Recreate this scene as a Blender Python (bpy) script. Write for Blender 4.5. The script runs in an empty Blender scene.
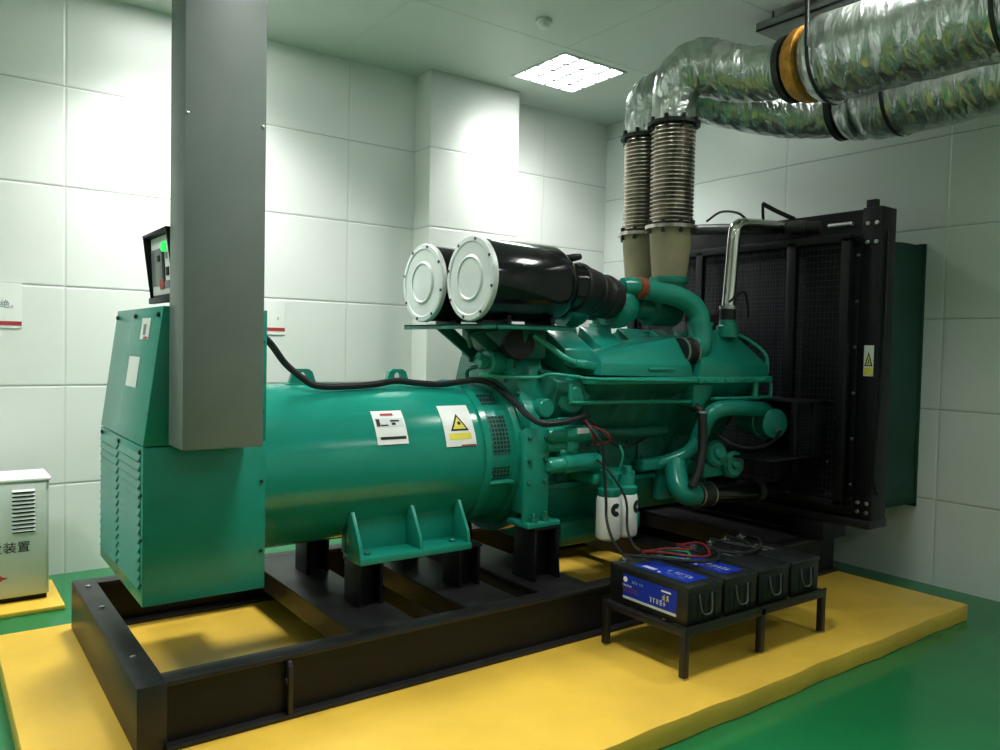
import bpy, bmesh, math, random
from mathutils import Vector, Matrix
random.seed(7)
PI = math.pi
scene = bpy.context.scene
COL = scene.collection

# ------------------------------------------------------------------ materials
def lin(c):
    c /= 255.0
    return c / 12.92 if c <= 0.04045 else ((c + 0.055) / 1.055) ** 2.4
def rgb(r, g, b): return (lin(r), lin(g), lin(b), 1)

def mat(name, col, rough=0.5, metal=0.0, var=0.12, vscale=6.0, bump=0.0, bscale=60.0, spec=0.5, emit=None, estr=0.0, coat=0.0):
    m = bpy.data.materials.new(name); m.use_nodes = True
    nt = m.node_tree; N = nt.nodes; L = nt.links
    b = N['Principled BSDF']
    b.inputs['Roughness'].default_value = rough
    b.inputs['Metallic'].default_value = metal
    b.inputs['Specular IOR Level'].default_value = spec
    b.inputs['Coat Weight'].default_value = coat
    geo = N.new('ShaderNodeNewGeometry')
    nz = N.new('ShaderNodeTexNoise'); nz.inputs['Scale'].default_value = vscale; nz.inputs['Detail'].default_value = 5
    L.new(geo.outputs['Position'], nz.inputs['Vector'])
    rp = N.new('ShaderNodeValToRGB')
    e = rp.color_ramp.elements
    e[0].position = 0.3; e[1].position = 0.7
    e[0].color = tuple(c * (1 - var) for c in col[:3]) + (1,)
    e[1].color = tuple(min(1, c * (1 + var)) for c in col[:3]) + (1,)
    L.new(nz.outputs['Fac'], rp.inputs['Fac']); L.new(rp.outputs['Color'], b.inputs['Base Color'])
    if bump > 0:
        n2 = N.new('ShaderNodeTexNoise'); n2.inputs['Scale'].default_value = bscale; n2.inputs['Detail'].default_value = 4
        L.new(geo.outputs['Position'], n2.inputs['Vector'])
        bp = N.new('ShaderNodeBump'); bp.inputs['Strength'].default_value = bump; bp.inputs['Distance'].default_value = 0.02
        L.new(n2.outputs['Fac'], bp.inputs['Height']); L.new(bp.outputs['Normal'], b.inputs['Normal'])
    if emit:
        b.inputs['Emission Color'].default_value = emit; b.inputs['Emission Strength'].default_value = estr
    return m

def panel_mat(name, col, axis, a0, ap, z0, zp, rough=0.35, line=0.93, w=0.004):
    """flat cladding panels: thin joints every ap along axis ('X','Y') and zp in the second one"""
    m = mat(name, col, rough, var=0.02, vscale=1.5)
    nt = m.node_tree; N = nt.nodes; L = nt.links; b = N['Principled BSDF']
    geo = N.new('ShaderNodeNewGeometry'); sp = N.new('ShaderNodeSeparateXYZ'); L.new(geo.outputs['Position'], sp.inputs[0])
    def M(op, a, bb):
        n = N.new('ShaderNodeMath'); n.operation = op
        for i, v in enumerate((a, bb)):
            if isinstance(v, (int, float)): n.inputs[i].default_value = v
            else: L.new(v, n.inputs[i])
        return n.outputs[0]
    def dist(sock, o, p):
        t = M('SUBTRACT', sock, o - p * 0.5 - 100 * p); t = M('MODULO', t, p); t = M('SUBTRACT', t, p * 0.5)
        return M('ABSOLUTE', t, 0.0)
    first, second = axis
    d1 = dist(sp.outputs[first], a0, ap); d2 = dist(sp.outputs[second], z0, zp)
    d = M('MINIMUM', d1, d2)
    ln = M('LESS_THAN', d, w)
    hz = M('LESS_THAN', d2, w)
    src = b.inputs['Base Color'].links[0].from_socket
    mx = N.new('ShaderNodeMixRGB'); L.new(ln, mx.inputs[0]); L.new(src, mx.inputs[1])
    mx.inputs[2].default_value = tuple(min(1, c * line) for c in col[:3]) + (1,)
    m2 = N.new('ShaderNodeMixRGB'); L.new(hz, m2.inputs[0]); L.new(mx.outputs[0], m2.inputs[1])
    m2.inputs[2].default_value = tuple(c * 0.62 for c in col[:3]) + (1,)
    L.new(m2.outputs[0], b.inputs['Base Color'])
    bp = N.new('ShaderNodeBump'); bp.inputs['Strength'].default_value = 0.6; bp.inputs['Distance'].default_value = 0.006; bp.invert = True
    g = M('SUBTRACT', 0.012, d); g = M('MAXIMUM', g, 0.0); g = M('MULTIPLY', g, 80.0)
    L.new(g, bp.inputs['Height']); L.new(bp.outputs['Normal'], b.inputs['Normal'])
    return m

def foil_mat(name, col, rough):
    m = mat(name, col, rough, metal=0.88, var=0.25, vscale=9)
    nt = m.node_tree; N = nt.nodes; L = nt.links; b = N['Principled BSDF']
    geo = N.new('ShaderNodeNewGeometry')
    vo = N.new('ShaderNodeTexVoronoi'); vo.inputs['Scale'].default_value = 9; vo.feature = 'SMOOTH_F1'; vo.inputs['Smoothness'].default_value = 0.4
    nz = N.new('ShaderNodeTexNoise'); nz.inputs['Scale'].default_value = 10; nz.inputs['Detail'].default_value = 3; nz.inputs['Distortion'].default_value = 1.0
    mp = N.new('ShaderNodeMapping'); mp.inputs['Scale'].default_value = (1.0, 1.8, 0.5)
    L.new(geo.outputs['Position'], mp.inputs['Vector'])
    L.new(mp.outputs[0], vo.inputs['Vector']); L.new(mp.outputs[0], nz.inputs['Vector'])
    ad = N.new('ShaderNodeMath'); ad.operation = 'ADD'; L.new(vo.outputs['Distance'], ad.inputs[0]); L.new(nz.outputs['Fac'], ad.inputs[1])
    bp = N.new('ShaderNodeBump'); bp.inputs['Strength'].default_value = 0.42; bp.inputs['Distance'].default_value = 0.05
    L.new(ad.outputs[0], bp.inputs['Height']); L.new(bp.outputs['Normal'], b.inputs['Normal'])
    return m

def grid_mat(name, dark, light, axis, p1, p2, w, rough=0.5):
    m = mat(name, dark, rough, var=0.2)
    nt = m.node_tree; N = nt.nodes; L = nt.links; b = N['Principled BSDF']
    geo = N.new('ShaderNodeNewGeometry'); sp = N.new('ShaderNodeSeparateXYZ'); L.new(geo.outputs['Position'], sp.inputs[0])
    outs = []
    for a, p in ((axis[0], p1), (axis[1], p2)):
        n = N.new('ShaderNodeMath'); n.operation = 'PINGPONG'; L.new(sp.outputs[a], n.inputs[0]); n.inputs[1].default_value = p / 2
        t = N.new('ShaderNodeMath'); t.operation = 'LESS_THAN'; L.new(n.outputs[0], t.inputs[0]); t.inputs[1].default_value = w
        outs.append(t.outputs[0])
    mx = N.new('ShaderNodeMath'); mx.operation = 'MAXIMUM'; L.new(outs[0], mx.inputs[0]); L.new(outs[1], mx.inputs[1])
    mix = N.new('ShaderNodeMixRGB'); L.new(mx.outputs[0], mix.inputs[0]); mix.inputs[1].default_value = dark; mix.inputs[2].default_value = light
    L.new(mix.outputs[0], b.inputs['Base Color'])
    return m

M = {}
M['teal'] = mat('teal_paint', (0.012, 0.265, 0.195, 1), 0.26, var=0.06, vscale=5, bump=0.03, bscale=25)
M['teal_gloss'] = mat('teal_gloss_paint', (0.012, 0.265, 0.195, 1), 0.17, var=0.06, vscale=5, bump=0.02, bscale=14)
M['teal_dark'] = mat('teal_paint_dark', (0.008, 0.15, 0.10, 1), 0.42, var=0.35, vscale=9, bump=0.08, bscale=30)  # darker, more mottled teal
M['teal_light'] = mat('teal_paint_pale', (0.02, 0.33, 0.24, 1), 0.35, var=0.06)
M['black'] = mat('black_paint', (0.006, 0.006, 0.0085, 1), 0.42, var=0.3, spec=0.35)
M['black_gloss'] = mat('black_gloss_enamel', (0.006, 0.006, 0.008, 1), 0.14, var=0.2, coat=0.3)
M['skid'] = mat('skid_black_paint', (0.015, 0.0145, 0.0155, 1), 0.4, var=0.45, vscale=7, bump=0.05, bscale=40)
M['skid_shaded'] = mat('skid_web_shade', (0.005, 0.0045, 0.0045, 1), 0.5, var=0.4, vscale=5, spec=.35)  # skid black darkened so the web's shade sits in the colour
M['rope'] = mat('grey_rope', (0.09, 0.10, 0.10, 1), 0.6)
M['rubber'] = mat('black_rubber', (0.012, 0.012, 0.013, 1), 0.5, var=0.25, bump=0.1, bscale=50)
M['battery'] = mat('battery_case', (0.006, 0.008, 0.008, 1), 0.38, var=0.2)
M['battery_lid'] = mat('battery_lid', (0.012, 0.0145, 0.014, 1), 0.4, var=0.25, vscale=15)
M['silver'] = mat('silver_paint', (0.62, 0.66, 0.64, 1), 0.4, metal=0.25, var=0.06)
M['chrome'] = mat('chromed_steel', (0.72, 0.70, 0.67, 1), 0.13, metal=1, var=0.08)
M['steel'] = mat('zinc_steel', (0.55, 0.56, 0.55, 1), 0.35, metal=1, var=0.15)
M['bellows'] = mat('stainless_bellows', (0.50, 0.46, 0.41, 1), 0.26, metal=1, var=0.2, vscale=12)
M['tan'] = mat('heat_tanned_pipe', rgb(166, 152, 122), 0.6, metal=0.0, var=0.12, vscale=8)
M['dark_steel'] = mat('dark_flange_steel', (0.03, 0.033, 0.032, 1), 0.45, metal=0.3, var=0.3)
M['foil'] = foil_mat('aluminium_foil', (0.56, 0.59, 0.57, 1), 0.28)
M['orange'] = mat('orange_insulation', rgb(200, 140, 45), 0.6, var=0.35, vscale=14, bump=0.3)
M['grey_paint'] = mat('grey_trunk_paint', rgb(118, 126, 122), 0.38, var=0.07, vscale=4)
M['white_paint'] = mat('white_enamel', rgb(200, 208, 200), 0.4, var=0.03)
M['white'] = mat('white_label', rgb(236, 238, 235), 0.45, var=0.02)
M['filter_white'] = mat('filter_white', rgb(240, 243, 240), 0.35, var=0.02)
M['yellow'] = mat('yellow_floor_paint', (0.73, 0.475, 0.065, 1), 0.38, var=0.10, vscale=2.5, bump=0.08, bscale=6)
M['yellow_label'] = mat('yellow_label', rgb(232, 220, 90), 0.5, var=0.02)
M['ink'] = mat('black_ink', (0.012, 0.012, 0.012, 1), 0.6, var=0.0)
M['grey_ink'] = mat('grey_ink', (0.25, 0.26, 0.28, 1), 0.6, var=0.1)
M['red'] = mat('red_ink', rgb(178, 62, 62), 0.5, var=0.05)
M['red_wire'] = mat('red_cable', rgb(125, 28, 38), 0.45, var=0.1)
M['green_wire'] = mat('green_cable', rgb(40, 150, 100), 0.4, var=0.1)
M['blue'] = mat('blue_label', rgb(20, 50, 165), 0.4, var=0.12, vscale=30)
M['copper'] = mat('copper_clamp', rgb(170, 90, 60), 0.4, metal=0.4, var=0.2)
M['canvas'] = mat('green_canvas', (0.010, 0.062, 0.043, 1), 0.75, var=0.15, vscale=3, bump=0.5, bscale=5)
M['screen_grey'] = mat('grey_display', rgb(120, 128, 126), 0.3, var=0.08)
M['led'] = mat('green_lamp', rgb(30, 200, 80), 0.3, emit=(0.05, 0.9, 0.2, 1), estr=0.8)
M['tube'] = mat('lamp_tube', (1, 1, 1, 1), 0.5, var=0, emit=(1, 1, 0.98, 1), estr=24.0)
M['louvre'] = mat('lamp_louvre', (0.35, 0.37, 0.37, 1), 0.5, var=0.02)
M['floor'] = mat('green_epoxy_floor', (0.014, 0.185, 0.062, 1), 0.2, var=0.08, vscale=2.0, spec=0.5)
M['wall_l'] = panel_mat('wall_panels_left', (0.77, 0.785, 0.76, 1), ('X', 'Z'), 0.765, 1.025, 0.612, 0.664)
M['wall_r'] = panel_mat('wall_panels_right', (0.72, 0.76, 0.73, 1), ('Y', 'Z'), 2.60, 1.27, 0.60, 0.632)
M['wall_x'] = panel_mat('wall_panels_near', (0.72, 0.76, 0.72, 1), ('Y', 'Z'), 0, 1.05, 0.6, 0.64)
M['wall_p'] = panel_mat('pilaster_panels', (0.77, 0.785, 0.76, 1), ('X', 'Z'), 0.0, 20, 0.612, 0.664)
M['ceil'] = panel_mat('ceiling_panels', (0.60, 0.65, 0.60, 1), ('X', 'Y'), 2.645, 1.35, 4.675, 1.35, rough=0.5, line=0.98, w=0.003)
M['core'] = grid_mat('radiator_core', (0.008, 0.0075, 0.014, 1), (0.085, 0.08, 0.115, 1), ('Y', 'Z'), 0.022, 0.03, 0.003, 0.4)
M['mesh'] = mat('guard_wire', (0.045, 0.045, 0.058, 1), 0.35, metal=0.4, var=0.2)
M['vent_mesh'] = grid_mat('vent_mesh', (0.006, 0.012, 0.010, 1), (0.02, 0.16, 0.12, 1), ('X', 'Z'), 0.022, 0.022, 0.0035, 0.6)

# ------------------------------------------------------------------ mesh builder
def crom(pts, n):
    P = [Vector(p) for p in pts]
    if len(P) < 3 or n < 2: return P
    out = []
    Q = [P[0] * 2 - P[1]] + P + [P[-1] * 2 - P[-2]]
    for i in range(1, len(Q) - 2):
        p0, p1, p2, p3 = Q[i - 1], Q[i], Q[i + 1], Q[i + 2]
        for k in range(n):
            t = k / n
            out.append(0.5 * ((2 * p1) + (p2 - p0) * t + (2 * p0 - 5 * p1 + 4 * p2 - p3) * t * t + (3 * p1 - p0 - 3 * p2 + p3) * t ** 3))
    out.append(P[-1])
    return out

class MB:
    def __init__(s): s.bm = bmesh.new()
    def merge(s, b2):
        b2.verts.ensure_lookup_table()
        mp = {v: s.bm.verts.new(v.co) for v in b2.verts}
        for f in b2.faces:
            try: s.bm.faces.new([mp[v] for v in f.verts])
            except ValueError: pass
        b2.free(); return s
    def _bev(s, b, w, seg=2):
        if w > 0:
            bmesh.ops.bevel(b, geom=list(b.edges), offset=w, segments=seg, affect='EDGES', profile=0.5)
        return s.merge(b)
    def box(s, x0, x1, y0, y1, z0, z1, bev=0.004):
        return s.hexa([(x0, y0, z0), (x1, y0, z0), (x1, y1, z0), (x0, y1, z0), (x0, y0, z1), (x1, y0, z1), (x1, y1, z1), (x0, y1, z1)], bev)
    def hexa(s, v, bev=0.004):
        b = bmesh.new(); V = [b.verts.new(p) for p in v]
        for f in ((3, 2, 1, 0), (4, 5, 6, 7), (0, 1, 5, 4), (1, 2, 6, 5), (2, 3, 7, 6), (3, 0, 4, 7)): b.faces.new([V[i] for i in f])
        return s._bev(b, bev)
    def prism(s, prof, axis, a0, a1, bev=0.004, seg=2):
        """prof: list of 2D points; axis X -> (y,z), Y -> (x,z), Z -> (x,y)"""
        def p3(u, v, a):
            return {'X': (a, u, v), 'Y': (u, a, v), 'Z': (u, v, a)}[axis]
        b = bmesh.new()
        A = [b.verts.new(p3(u, v, a0)) for u, v in prof]; B = [b.verts.new(p3(u, v, a1)) for u, v in prof]
        n = len(prof)
        b.faces.new(A[::-1]); b.faces.new(B)
        for i in range(n): b.faces.new([A[i], A[(i + 1) % n], B[(i + 1) % n], B[i]])
        bmesh.ops.recalc_face_normals(b, faces=b.faces)
        return s._bev(b, bev, seg)
    def poly(s, verts, faces, bev=0.0):
        b = bmesh.new(); V = [b.verts.new(p) for p in verts]
        for f in faces: b.faces.new([V[i] for i in f])
        bmesh.ops.recalc_face_normals(b, faces=b.faces)
        return s._bev(b, bev)
    def lathe(s, p, d, prof, seg=32, cap=True):
        """rings of radius r at distance t from p along d"""
        p = Vector(p); d = Vector(d).normalized()
        a = Vector((0, 0, 1)) if abs(d.z) < 0.9 else Vector((1, 0, 0))
        u = d.cross(a).normalized(); v = d.cross(u)
        rings = []
        for t, r in prof:
            c = p + d * t
            if r <= 1e-6: rings.append([s.bm.verts.new(c)])
            else: rings.append([s.bm.verts.new(c + (u * math.cos(2 * PI * k / seg) + v * math.sin(2 * PI * k / seg)) * r) for k in range(seg)])
        for A, B in zip(rings, rings[1:]):
            for k in range(seg):
                q = (k + 1) % seg
                if len(A) == 1 and len(B) == 1: continue
                if len(A) == 1: s.bm.faces.new([A[0], B[q], B[k]])
                elif len(B) == 1: s.bm.faces.new([A[k], A[q], B[0]])
                else: s.bm.faces.new([A[k], A[q], B[q], B[k]])
        if cap:
            if len(rings[0]) > 1: s.bm.faces.new(rings[0][::-1])
            if len(rings[-1]) > 1: s.bm.faces.new(rings[-1])
        return s
    def cyl(s, p0, p1, r, r1=None, seg=24, ch=0.0):
        p0 = Vector(p0); p1 = Vector(p1); L = (p1 - p0).length; r1 = r if r1 is None else r1
        pr = [(0, r - ch), (ch, r), (L - ch, r1), (L, r1 - ch)] if ch > 0 else [(0, r), (L, r1)]
        return s.lathe(p0, p1 - p0, pr, seg)
    def tube(s, pts, r, seg=12, n=6, cap=True, jitter=0.0):
        P = crom(pts, n); m = len(P)
        if isinstance(r, (list, tuple)):
            k = len(r) - 1; R = []
            for i in range(m):
                t = i / (m - 1) * k; j = min(int(t), k - 1); R.append(r[j] * (1 - (t - j)) + r[j + 1] * (t - j))
        else: R = [r] * m
        T = [(P[min(i + 1, m - 1)] - P[max(i - 1, 0)]).normalized() for i in range(m)]
        a = Vector((0, 0, 1)) if abs(T[0].z) < 0.9 else Vector((1, 0, 0))
        u = T[0].cross(a).normalized(); rings = []
        for i in range(m):
            u = (u - T[i] * u.dot(T[i])).normalized(); v = T[i].cross(u)
            rings.append([s.bm.verts.new(P[i] + (u * math.cos(2 * PI * k / seg) + v * math.sin(2 * PI * k / seg)) * R[i] * (1 + random.uniform(-jitter, jitter))) for k in range(seg)])
        for A, B in zip(rings, rings[1:]):
            for k in range(seg): s.bm.faces.new([A[k], A[(k + 1) % seg], B[(k + 1) % seg], B[k]])
        if cap: s.bm.faces.new(rings[0][::-1]); s.bm.faces.new(rings[-1])
        return s
    def bolt(s, p, d, r=0.012, h=0.01): return s.lathe(p, d, [(0, r), (h * 0.8, r), (h, r * 0.8)], 6)
    def build(s, name, m, parent=None, ang=40, label=None):
        bmesh.ops.recalc_face_normals(s.bm, faces=s.bm.faces)
        off = Vector((0, 0, 0)); q = parent
        while q is not None: off += q.location; q = q.parent
        for v in s.bm.verts: v.co -= off
        for f in s.bm.faces: f.smooth = True
        me = bpy.data.meshes.new(name); s.bm.to_mesh(me); s.bm.free()
        me.set_sharp_from_angle(angle=math.radians(ang))
        me.materials.append(M[m])
        o = bpy.data.objects.new(name, me); COL.objects.link(o); o.parent = parent
        if label: o['label'] = label
        return o

def print_marks(o, right, up, w, h, n, m, parent, name='label_print', lines=1, gap=1.5, seed=3):
    """rows of tiny glyph-like strokes, standing for print too small to read"""
    rnd = random.Random(seed); o = Vector(o); R = Vector(right).normalized(); U = Vector(up).normalized(); Nn = R.cross(U)
    b = MB(); cw = w / n
    for ln in range(lines):
        for i in range(n):
            if rnd.random() < .08: continue
            for k in range(3):
                a = rnd.random() * .5; vert = rnd.random() < .5
                x0, x1 = (cw * (i + a), cw * (i + a + .2)) if vert else (cw * (i + .08), cw * (i + .8))
                y0, y1 = (0, h) if vert else (h * k * .4, h * (k * .4 + .2))
                P = [o + R * x + U * (y - ln * gap * h) + Nn * .0003 for x, y in ((x0, y0), (x1, y0), (x1, y1), (x0, y1))]
                b.bm.faces.new([b.bm.verts.new(p) for p in P])
    return b.build(name, m, parent)

def build_each(mb, name, m, parent):
    """every loose piece of the builder becomes a part of its own"""
    bm = mb.bm; seen = set(); outs = []
    bm.verts.ensure_lookup_table()
    for v in bm.verts:
        if v in seen: continue
        st, isl = [v], []
        seen.add(v)
        while st:
            q = st.pop(); isl.append(q)
            for e in q.link_edges:
                o = e.other_vert(q)
                if o not in seen: seen.add(o); st.append(o)
        nb = MB(); mp = {q: nb.bm.verts.new(q.co) for q in isl}
        for f in {f for q in isl for f in q.link_faces}: nb.bm.faces.new([mp[q] for q in f.verts])
        outs.append(nb.build(name, m, parent))
    bm.free(); return outs

def thing(name, label, cat, loc, group=None):
    o = bpy.data.objects.new(name, None); COL.objects.link(o); o.location = loc
    o.empty_display_size = 0.1
    o['label'] = label; o['category'] = cat
    if group: o['group'] = group
    return o
def tag(o, label, cat, group=None):
    o['label'] = label; o['category'] = cat
    if group: o['group'] = group
    return o
def struct(o): o['kind'] = 'structure'; return o
def dup(root, loc, label):
    r = root.copy(); COL.objects.link(r); r.location = loc; r['label'] = label
    for ch in list(root.children):
        c = ch.copy(); COL.objects.link(c); c.parent = r
        for g in list(ch.children):
            d = g.copy(); COL.objects.link(d); d.parent = c
    return r

def text(body, origin, right, up, size, m, parent, name='lettering', squash=1.0, ext=0.0008):
    """flat lettering lying on a surface; origin = lower-left corner of the line"""
    cu = bpy.data.curves.new('t', 'FONT'); cu.body = body; cu.size = size; cu.extrude = ext
    ob = bpy.data.objects.new('t', cu); COL.objects.link(ob)
    dg = bpy.context.evaluated_depsgraph_get(); dg.update()
    me = bpy.data.meshes.new_from_object(ob.evaluated_get(dg))
    bpy.data.objects.remove(ob); bpy.data.curves.remove(cu)
    r = Vector(right).normalized(); u = Vector(up).normalized(); nrm = r.cross(u)
    off = Vector((0, 0, 0)); q = parent
    while q is not None: off += q.location; q = q.parent
    for v in me.vertices: v.co = Vector(origin) + r * v.co.x * squash + u * v.co.y + nrm * v.co.z - off
    me.materials.clear(); me.materials.append(M[m]); me.name = name
    o = bpy.data.objects.new(name, me); COL.objects.link(o); o.parent = parent
    return o

# ------------------------------------------------------------------ room
FZ = 0.0; CZ = 3.91; YL = 6.0; XR = 5.70; X0 = -2.3; Y0 = -2.6
struct(MB().box(X0, XR, Y0, YL, -0.1, 0, 0).build('floor', 'floor'))
struct(MB().box(X0 - .12, XR + .12, Y0 - .12, YL + .12, CZ + .05, CZ + .15, 0).build('ceiling_slab', 'ceil'))
# ceiling with square openings cut for the lamps
LAMPS = [(4.38, 5.10), (1.50, 5.10), (1.50, 2.10), (4.38, 2.10), (1.50, -1.4), (4.38, -1.4), (-1.1, 3.6)]
HL = 0.335
def ceiling():
    xs = sorted({X0, XR} | {x + s * HL for x, _ in LAMPS for s in (-1, 1)})
    ys = sorted({Y0, YL} | {y + s * HL for _, y in LAMPS for s in (-1, 1)})
    b = MB()
    for xa, xb in zip(xs, xs[1:]):
        for ya, yb in zip(ys, ys[1:]):
            cx, cy = (xa + xb) / 2, (ya + yb) / 2
            if any(abs(cx - x) < HL and abs(cy - y) < HL for x, y in LAMPS): continue
            b.poly([(xa, ya, CZ), (xb, ya, CZ), (xb, yb, CZ), (xa, yb, CZ)], [(0, 3, 2, 1)])
    return b
cb = ceiling(); cb.bm.normal_update()
me = bpy.data.meshes.new('ceiling'); bmesh.ops.remove_doubles(cb.bm, verts=cb.bm.verts, dist=1e-5)
bmesh.ops.recalc_face_normals(cb.bm, faces=cb.bm.faces); cb.bm.to_mesh(me); cb.bm.free(); me.materials.append(M['ceil'])
co = bpy.data.objects.new('ceiling', me); COL.objects.link(co); struct(co)
struct(MB().box(X0, XR, YL, YL + .12, 0, CZ, 0).build('wall_left', 'wall_l'))
struct(MB().box(XR, XR + .12, Y0, YL, 0, CZ, 0).build('wall_right', 'wall_r'))
struct(MB().box(X0 - .12, X0, Y0, YL, 0, CZ, 0).build('wall_rear', 'wall_x'))
struct(MB().box(X0, XR, Y0 - .12, Y0, 0, CZ, 0).build('wall_near', 'wall_l'))
struct(MB().box(3.43, 4.36, 5.74, YL, 0, CZ, 0.006).build('room_fixture_1', 'wall_p'))
# raised yellow foundation with a slightly wavy hand-made rim
def plinth():
    b = MB()
    x0, x1, y0, y1 = 0.28, 5.125, 2.10, 4.62
    n = 60
    def edge(i): return y0 + 0.045 * max(0, i / n - .5) + 0.0035 * math.sin(i * 1.3) + 0.005 * math.sin(i * 0.47 + 1)
    pts = [(x0 + (x1 - x0) * i / n, edge(i)) for i in range(n + 1)] + [(x1, y1), (x0, y1)]
    b.prism(pts, 'Z', 0, 0.10, 0.008)
    return b
struct(plinth().build('plinth', 'yellow', ang=30))

# ceiling lamps
def lamp(x, y, label, louvres=True):
    t = thing('ceiling_light', label, 'ceiling light', (x, y, CZ))
    f = MB(); h = HL
    for s in (-1, 1):
        f.box(x - h - .012, x + h + .012, y + s * h - .012, y + s * h + .012, CZ - .008, CZ + .03, .002)
        f.box(x + s * h - .012, x + s * h + .012, y - h, y + h, CZ - .008, CZ + .03, .002)
    f.box(x - h, x + h, y - h, y + h, CZ + .028, CZ + .034, 0)
    f.build('frame', 'white_paint', t)
    if louvres:
        g = MB(); n = 4
        for k in range(1, n):
            q = -h + 2 * h * k / n
            g.box(x + q - .013, x + q + .013, y - h, y + h, CZ - .012, CZ + .008, 0)
            g.box(x - h, x + h, y + q - .013, y + q + .013, CZ - .012, CZ + .008, 0)
        g.build('louvre', 'louvre', t)
    for k in range(4):
        q = -h + 2 * h * (k + .5) / 4
        MB().cyl((x - h + .02, y + q, CZ + .014), (x + h - .02, y + q, CZ + .014), .012, seg=10).build('tube', 'tube', t)
    return t
lamp(*LAMPS[0], 'square louvred light panel glowing in the ceiling, its whole face visible')
for k, (x, y) in enumerate(LAMPS[1:]):      # unseen lamps of this kind; the last placed to light the housing's left face
    b = MB(); h = HL
    for q in (-1, 1):
        b.box(x - h - .012, x + h + .012, y + q * h - .012, y + q * h + .012, CZ - .008, CZ + .03, .002); b.box(x + q * h - .012, x + q * h + .012, y - h, y + h, CZ - .008, CZ + .03, .002)
    b.box(x - h, x + h, y - h, y + h, CZ + .028, CZ + .034, 0)
    o = struct(b.build('room_fixture_%d' % (k + 2), 'white_paint'))  # housing of an unseen ceiling lamp
    b = MB()
    for q in range(4): b.cyl((x - h + .02, y - h + 2 * h * (q + .5) / 4, CZ + .014), (x + h - .02, y - h + 2 * h * (q + .5) / 4, CZ + .014), .012, seg=10)
    b.build('tubes', 'tube', o)
for i, (x, y) in enumerate(LAMPS):
    li = bpy.data.lights.new('lamp_light', 'AREA'); li.shape = 'SQUARE'; li.size = 0.62; li.energy = [64, 74, 40, 37, 16, 20, 52][i]
    li.color = (1.0, 1.0, 0.975); li.spread = math.radians(122)
    lo = bpy.data.objects.new('lamp_light', li); COL.objects.link(lo); lo.location = (x, y, CZ + .022)

# smoke detector on the ceiling
t = thing('smoke_detector', 'small round white smoke detector on the ceiling, left of the lit light panel', 'smoke detector', (3.533, 4.39, CZ))
MB().lathe((3.533, 4.39, CZ), (0, 0, -1), [(0, .058), (.02, .058), (.024, .05)], 28).build('base', 'white_paint', t)
MB().lathe((3.533, 4.39, CZ - .024), (0, 0, -1), [(0, .045), (.025, .04), (.035, .026), (.036, 0)], 28).build('sensor_head', 'white', t)

# ------------------------------------------------------------------ wall signs
def sign(x1, z0, z1, zr, label, ch, w=.62):
    t = thing('wall_sign', label, 'sign', (x1 - w / 2, YL - .004, z0))
    MB().box(x1 - w, x1, YL - .006, YL, z0, z1, 0).build('sheet', 'white', t)
    MB().box(x1 - w, x1 - .002, YL - .0075, YL - .006, zr - .013, zr + .013, 0).build('stripe', 'red', t)
    text(ch, (x1 - .068 - .055 * (len(ch) - 1), YL - .0068, (z0 + z1) / 2 - .012), (1, 0, 0), (0, 0, 1), .055, 'grey_ink', t)
    return t
sign(.518, 1.655, 1.945, 1.685, 'white wall sign with a red stripe at the far left edge of the photo', '拒绝。')
sign(2.289, 1.66, 1.925, 1.70, 'white wall sign with a red stripe, half hidden behind the grey trunk', '。')

# ------------------------------------------------------------------ cabinet with fire suppression lettering
t = thing('floor_pad', 'thin yellow painted pad on the green floor under the white cabinet', 'floor pad', (0.1, 5.48, 0))
MB().box(-.5, .668, 5.19, 5.79, 0, .03, .006).build('pad', 'yellow', t)
t = thing('cabinet', 'white metal cabinet with louvred vent and black lettering by the left wall', 'cabinet', (0.2, 5.55, .03))
MB().box(-.25, .605, 5.38, 5.72, .06, .745, .005).build('body', 'white_paint', t)
MB().box(-.26, .615, 5.365, 5.725, .745, .765, .006).build('lid', 'white', t)
MB().box(-.24, .595, 5.40, 5.70, .03, .06, .002).build('base', 'black', t)
dr = MB().box(-.235, .59, 5.368, 5.38, .075, .735, .003).build('door', 'white_paint', t)
b = MB()
for k in range(11):
    z = .45 + k * .0235
    b.poly([(.415, 5.3675, z), (.53, 5.3675, z), (.53, 5.352, z + .005), (.415, 5.352, z + .005), (.415, 5.3675, z + .016), (.53, 5.3675, z + .016)],
           [(0, 1, 2, 3), (3, 2, 5, 4), (0, 3, 4), (1, 5, 2)])
b.build('louvre_vent', 'white_paint', dr)
b = MB()
for k in range(11):
    z = .45 + k * .0235
    b.box(.415, .53, 5.3668, 5.3676, z - .007, z, 0)
b.build('vent_slots', 'ink', dr)
text('灭火装置', (.228, 5.3672, .335), (1, 0, 0), (0, 0, 1), .070, 'ink', dr)
b = MB()
b.prism([(.29, .185), (.32, .20), (.337, .195), (.35, .21), (.363, .195), (.395, .183), (.365, .175), (.35, .162), (.335, .174), (.31, .17)], 'Y', 5.3665, 5.368, 0)
b.build('emblem', 'red', dr)

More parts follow.
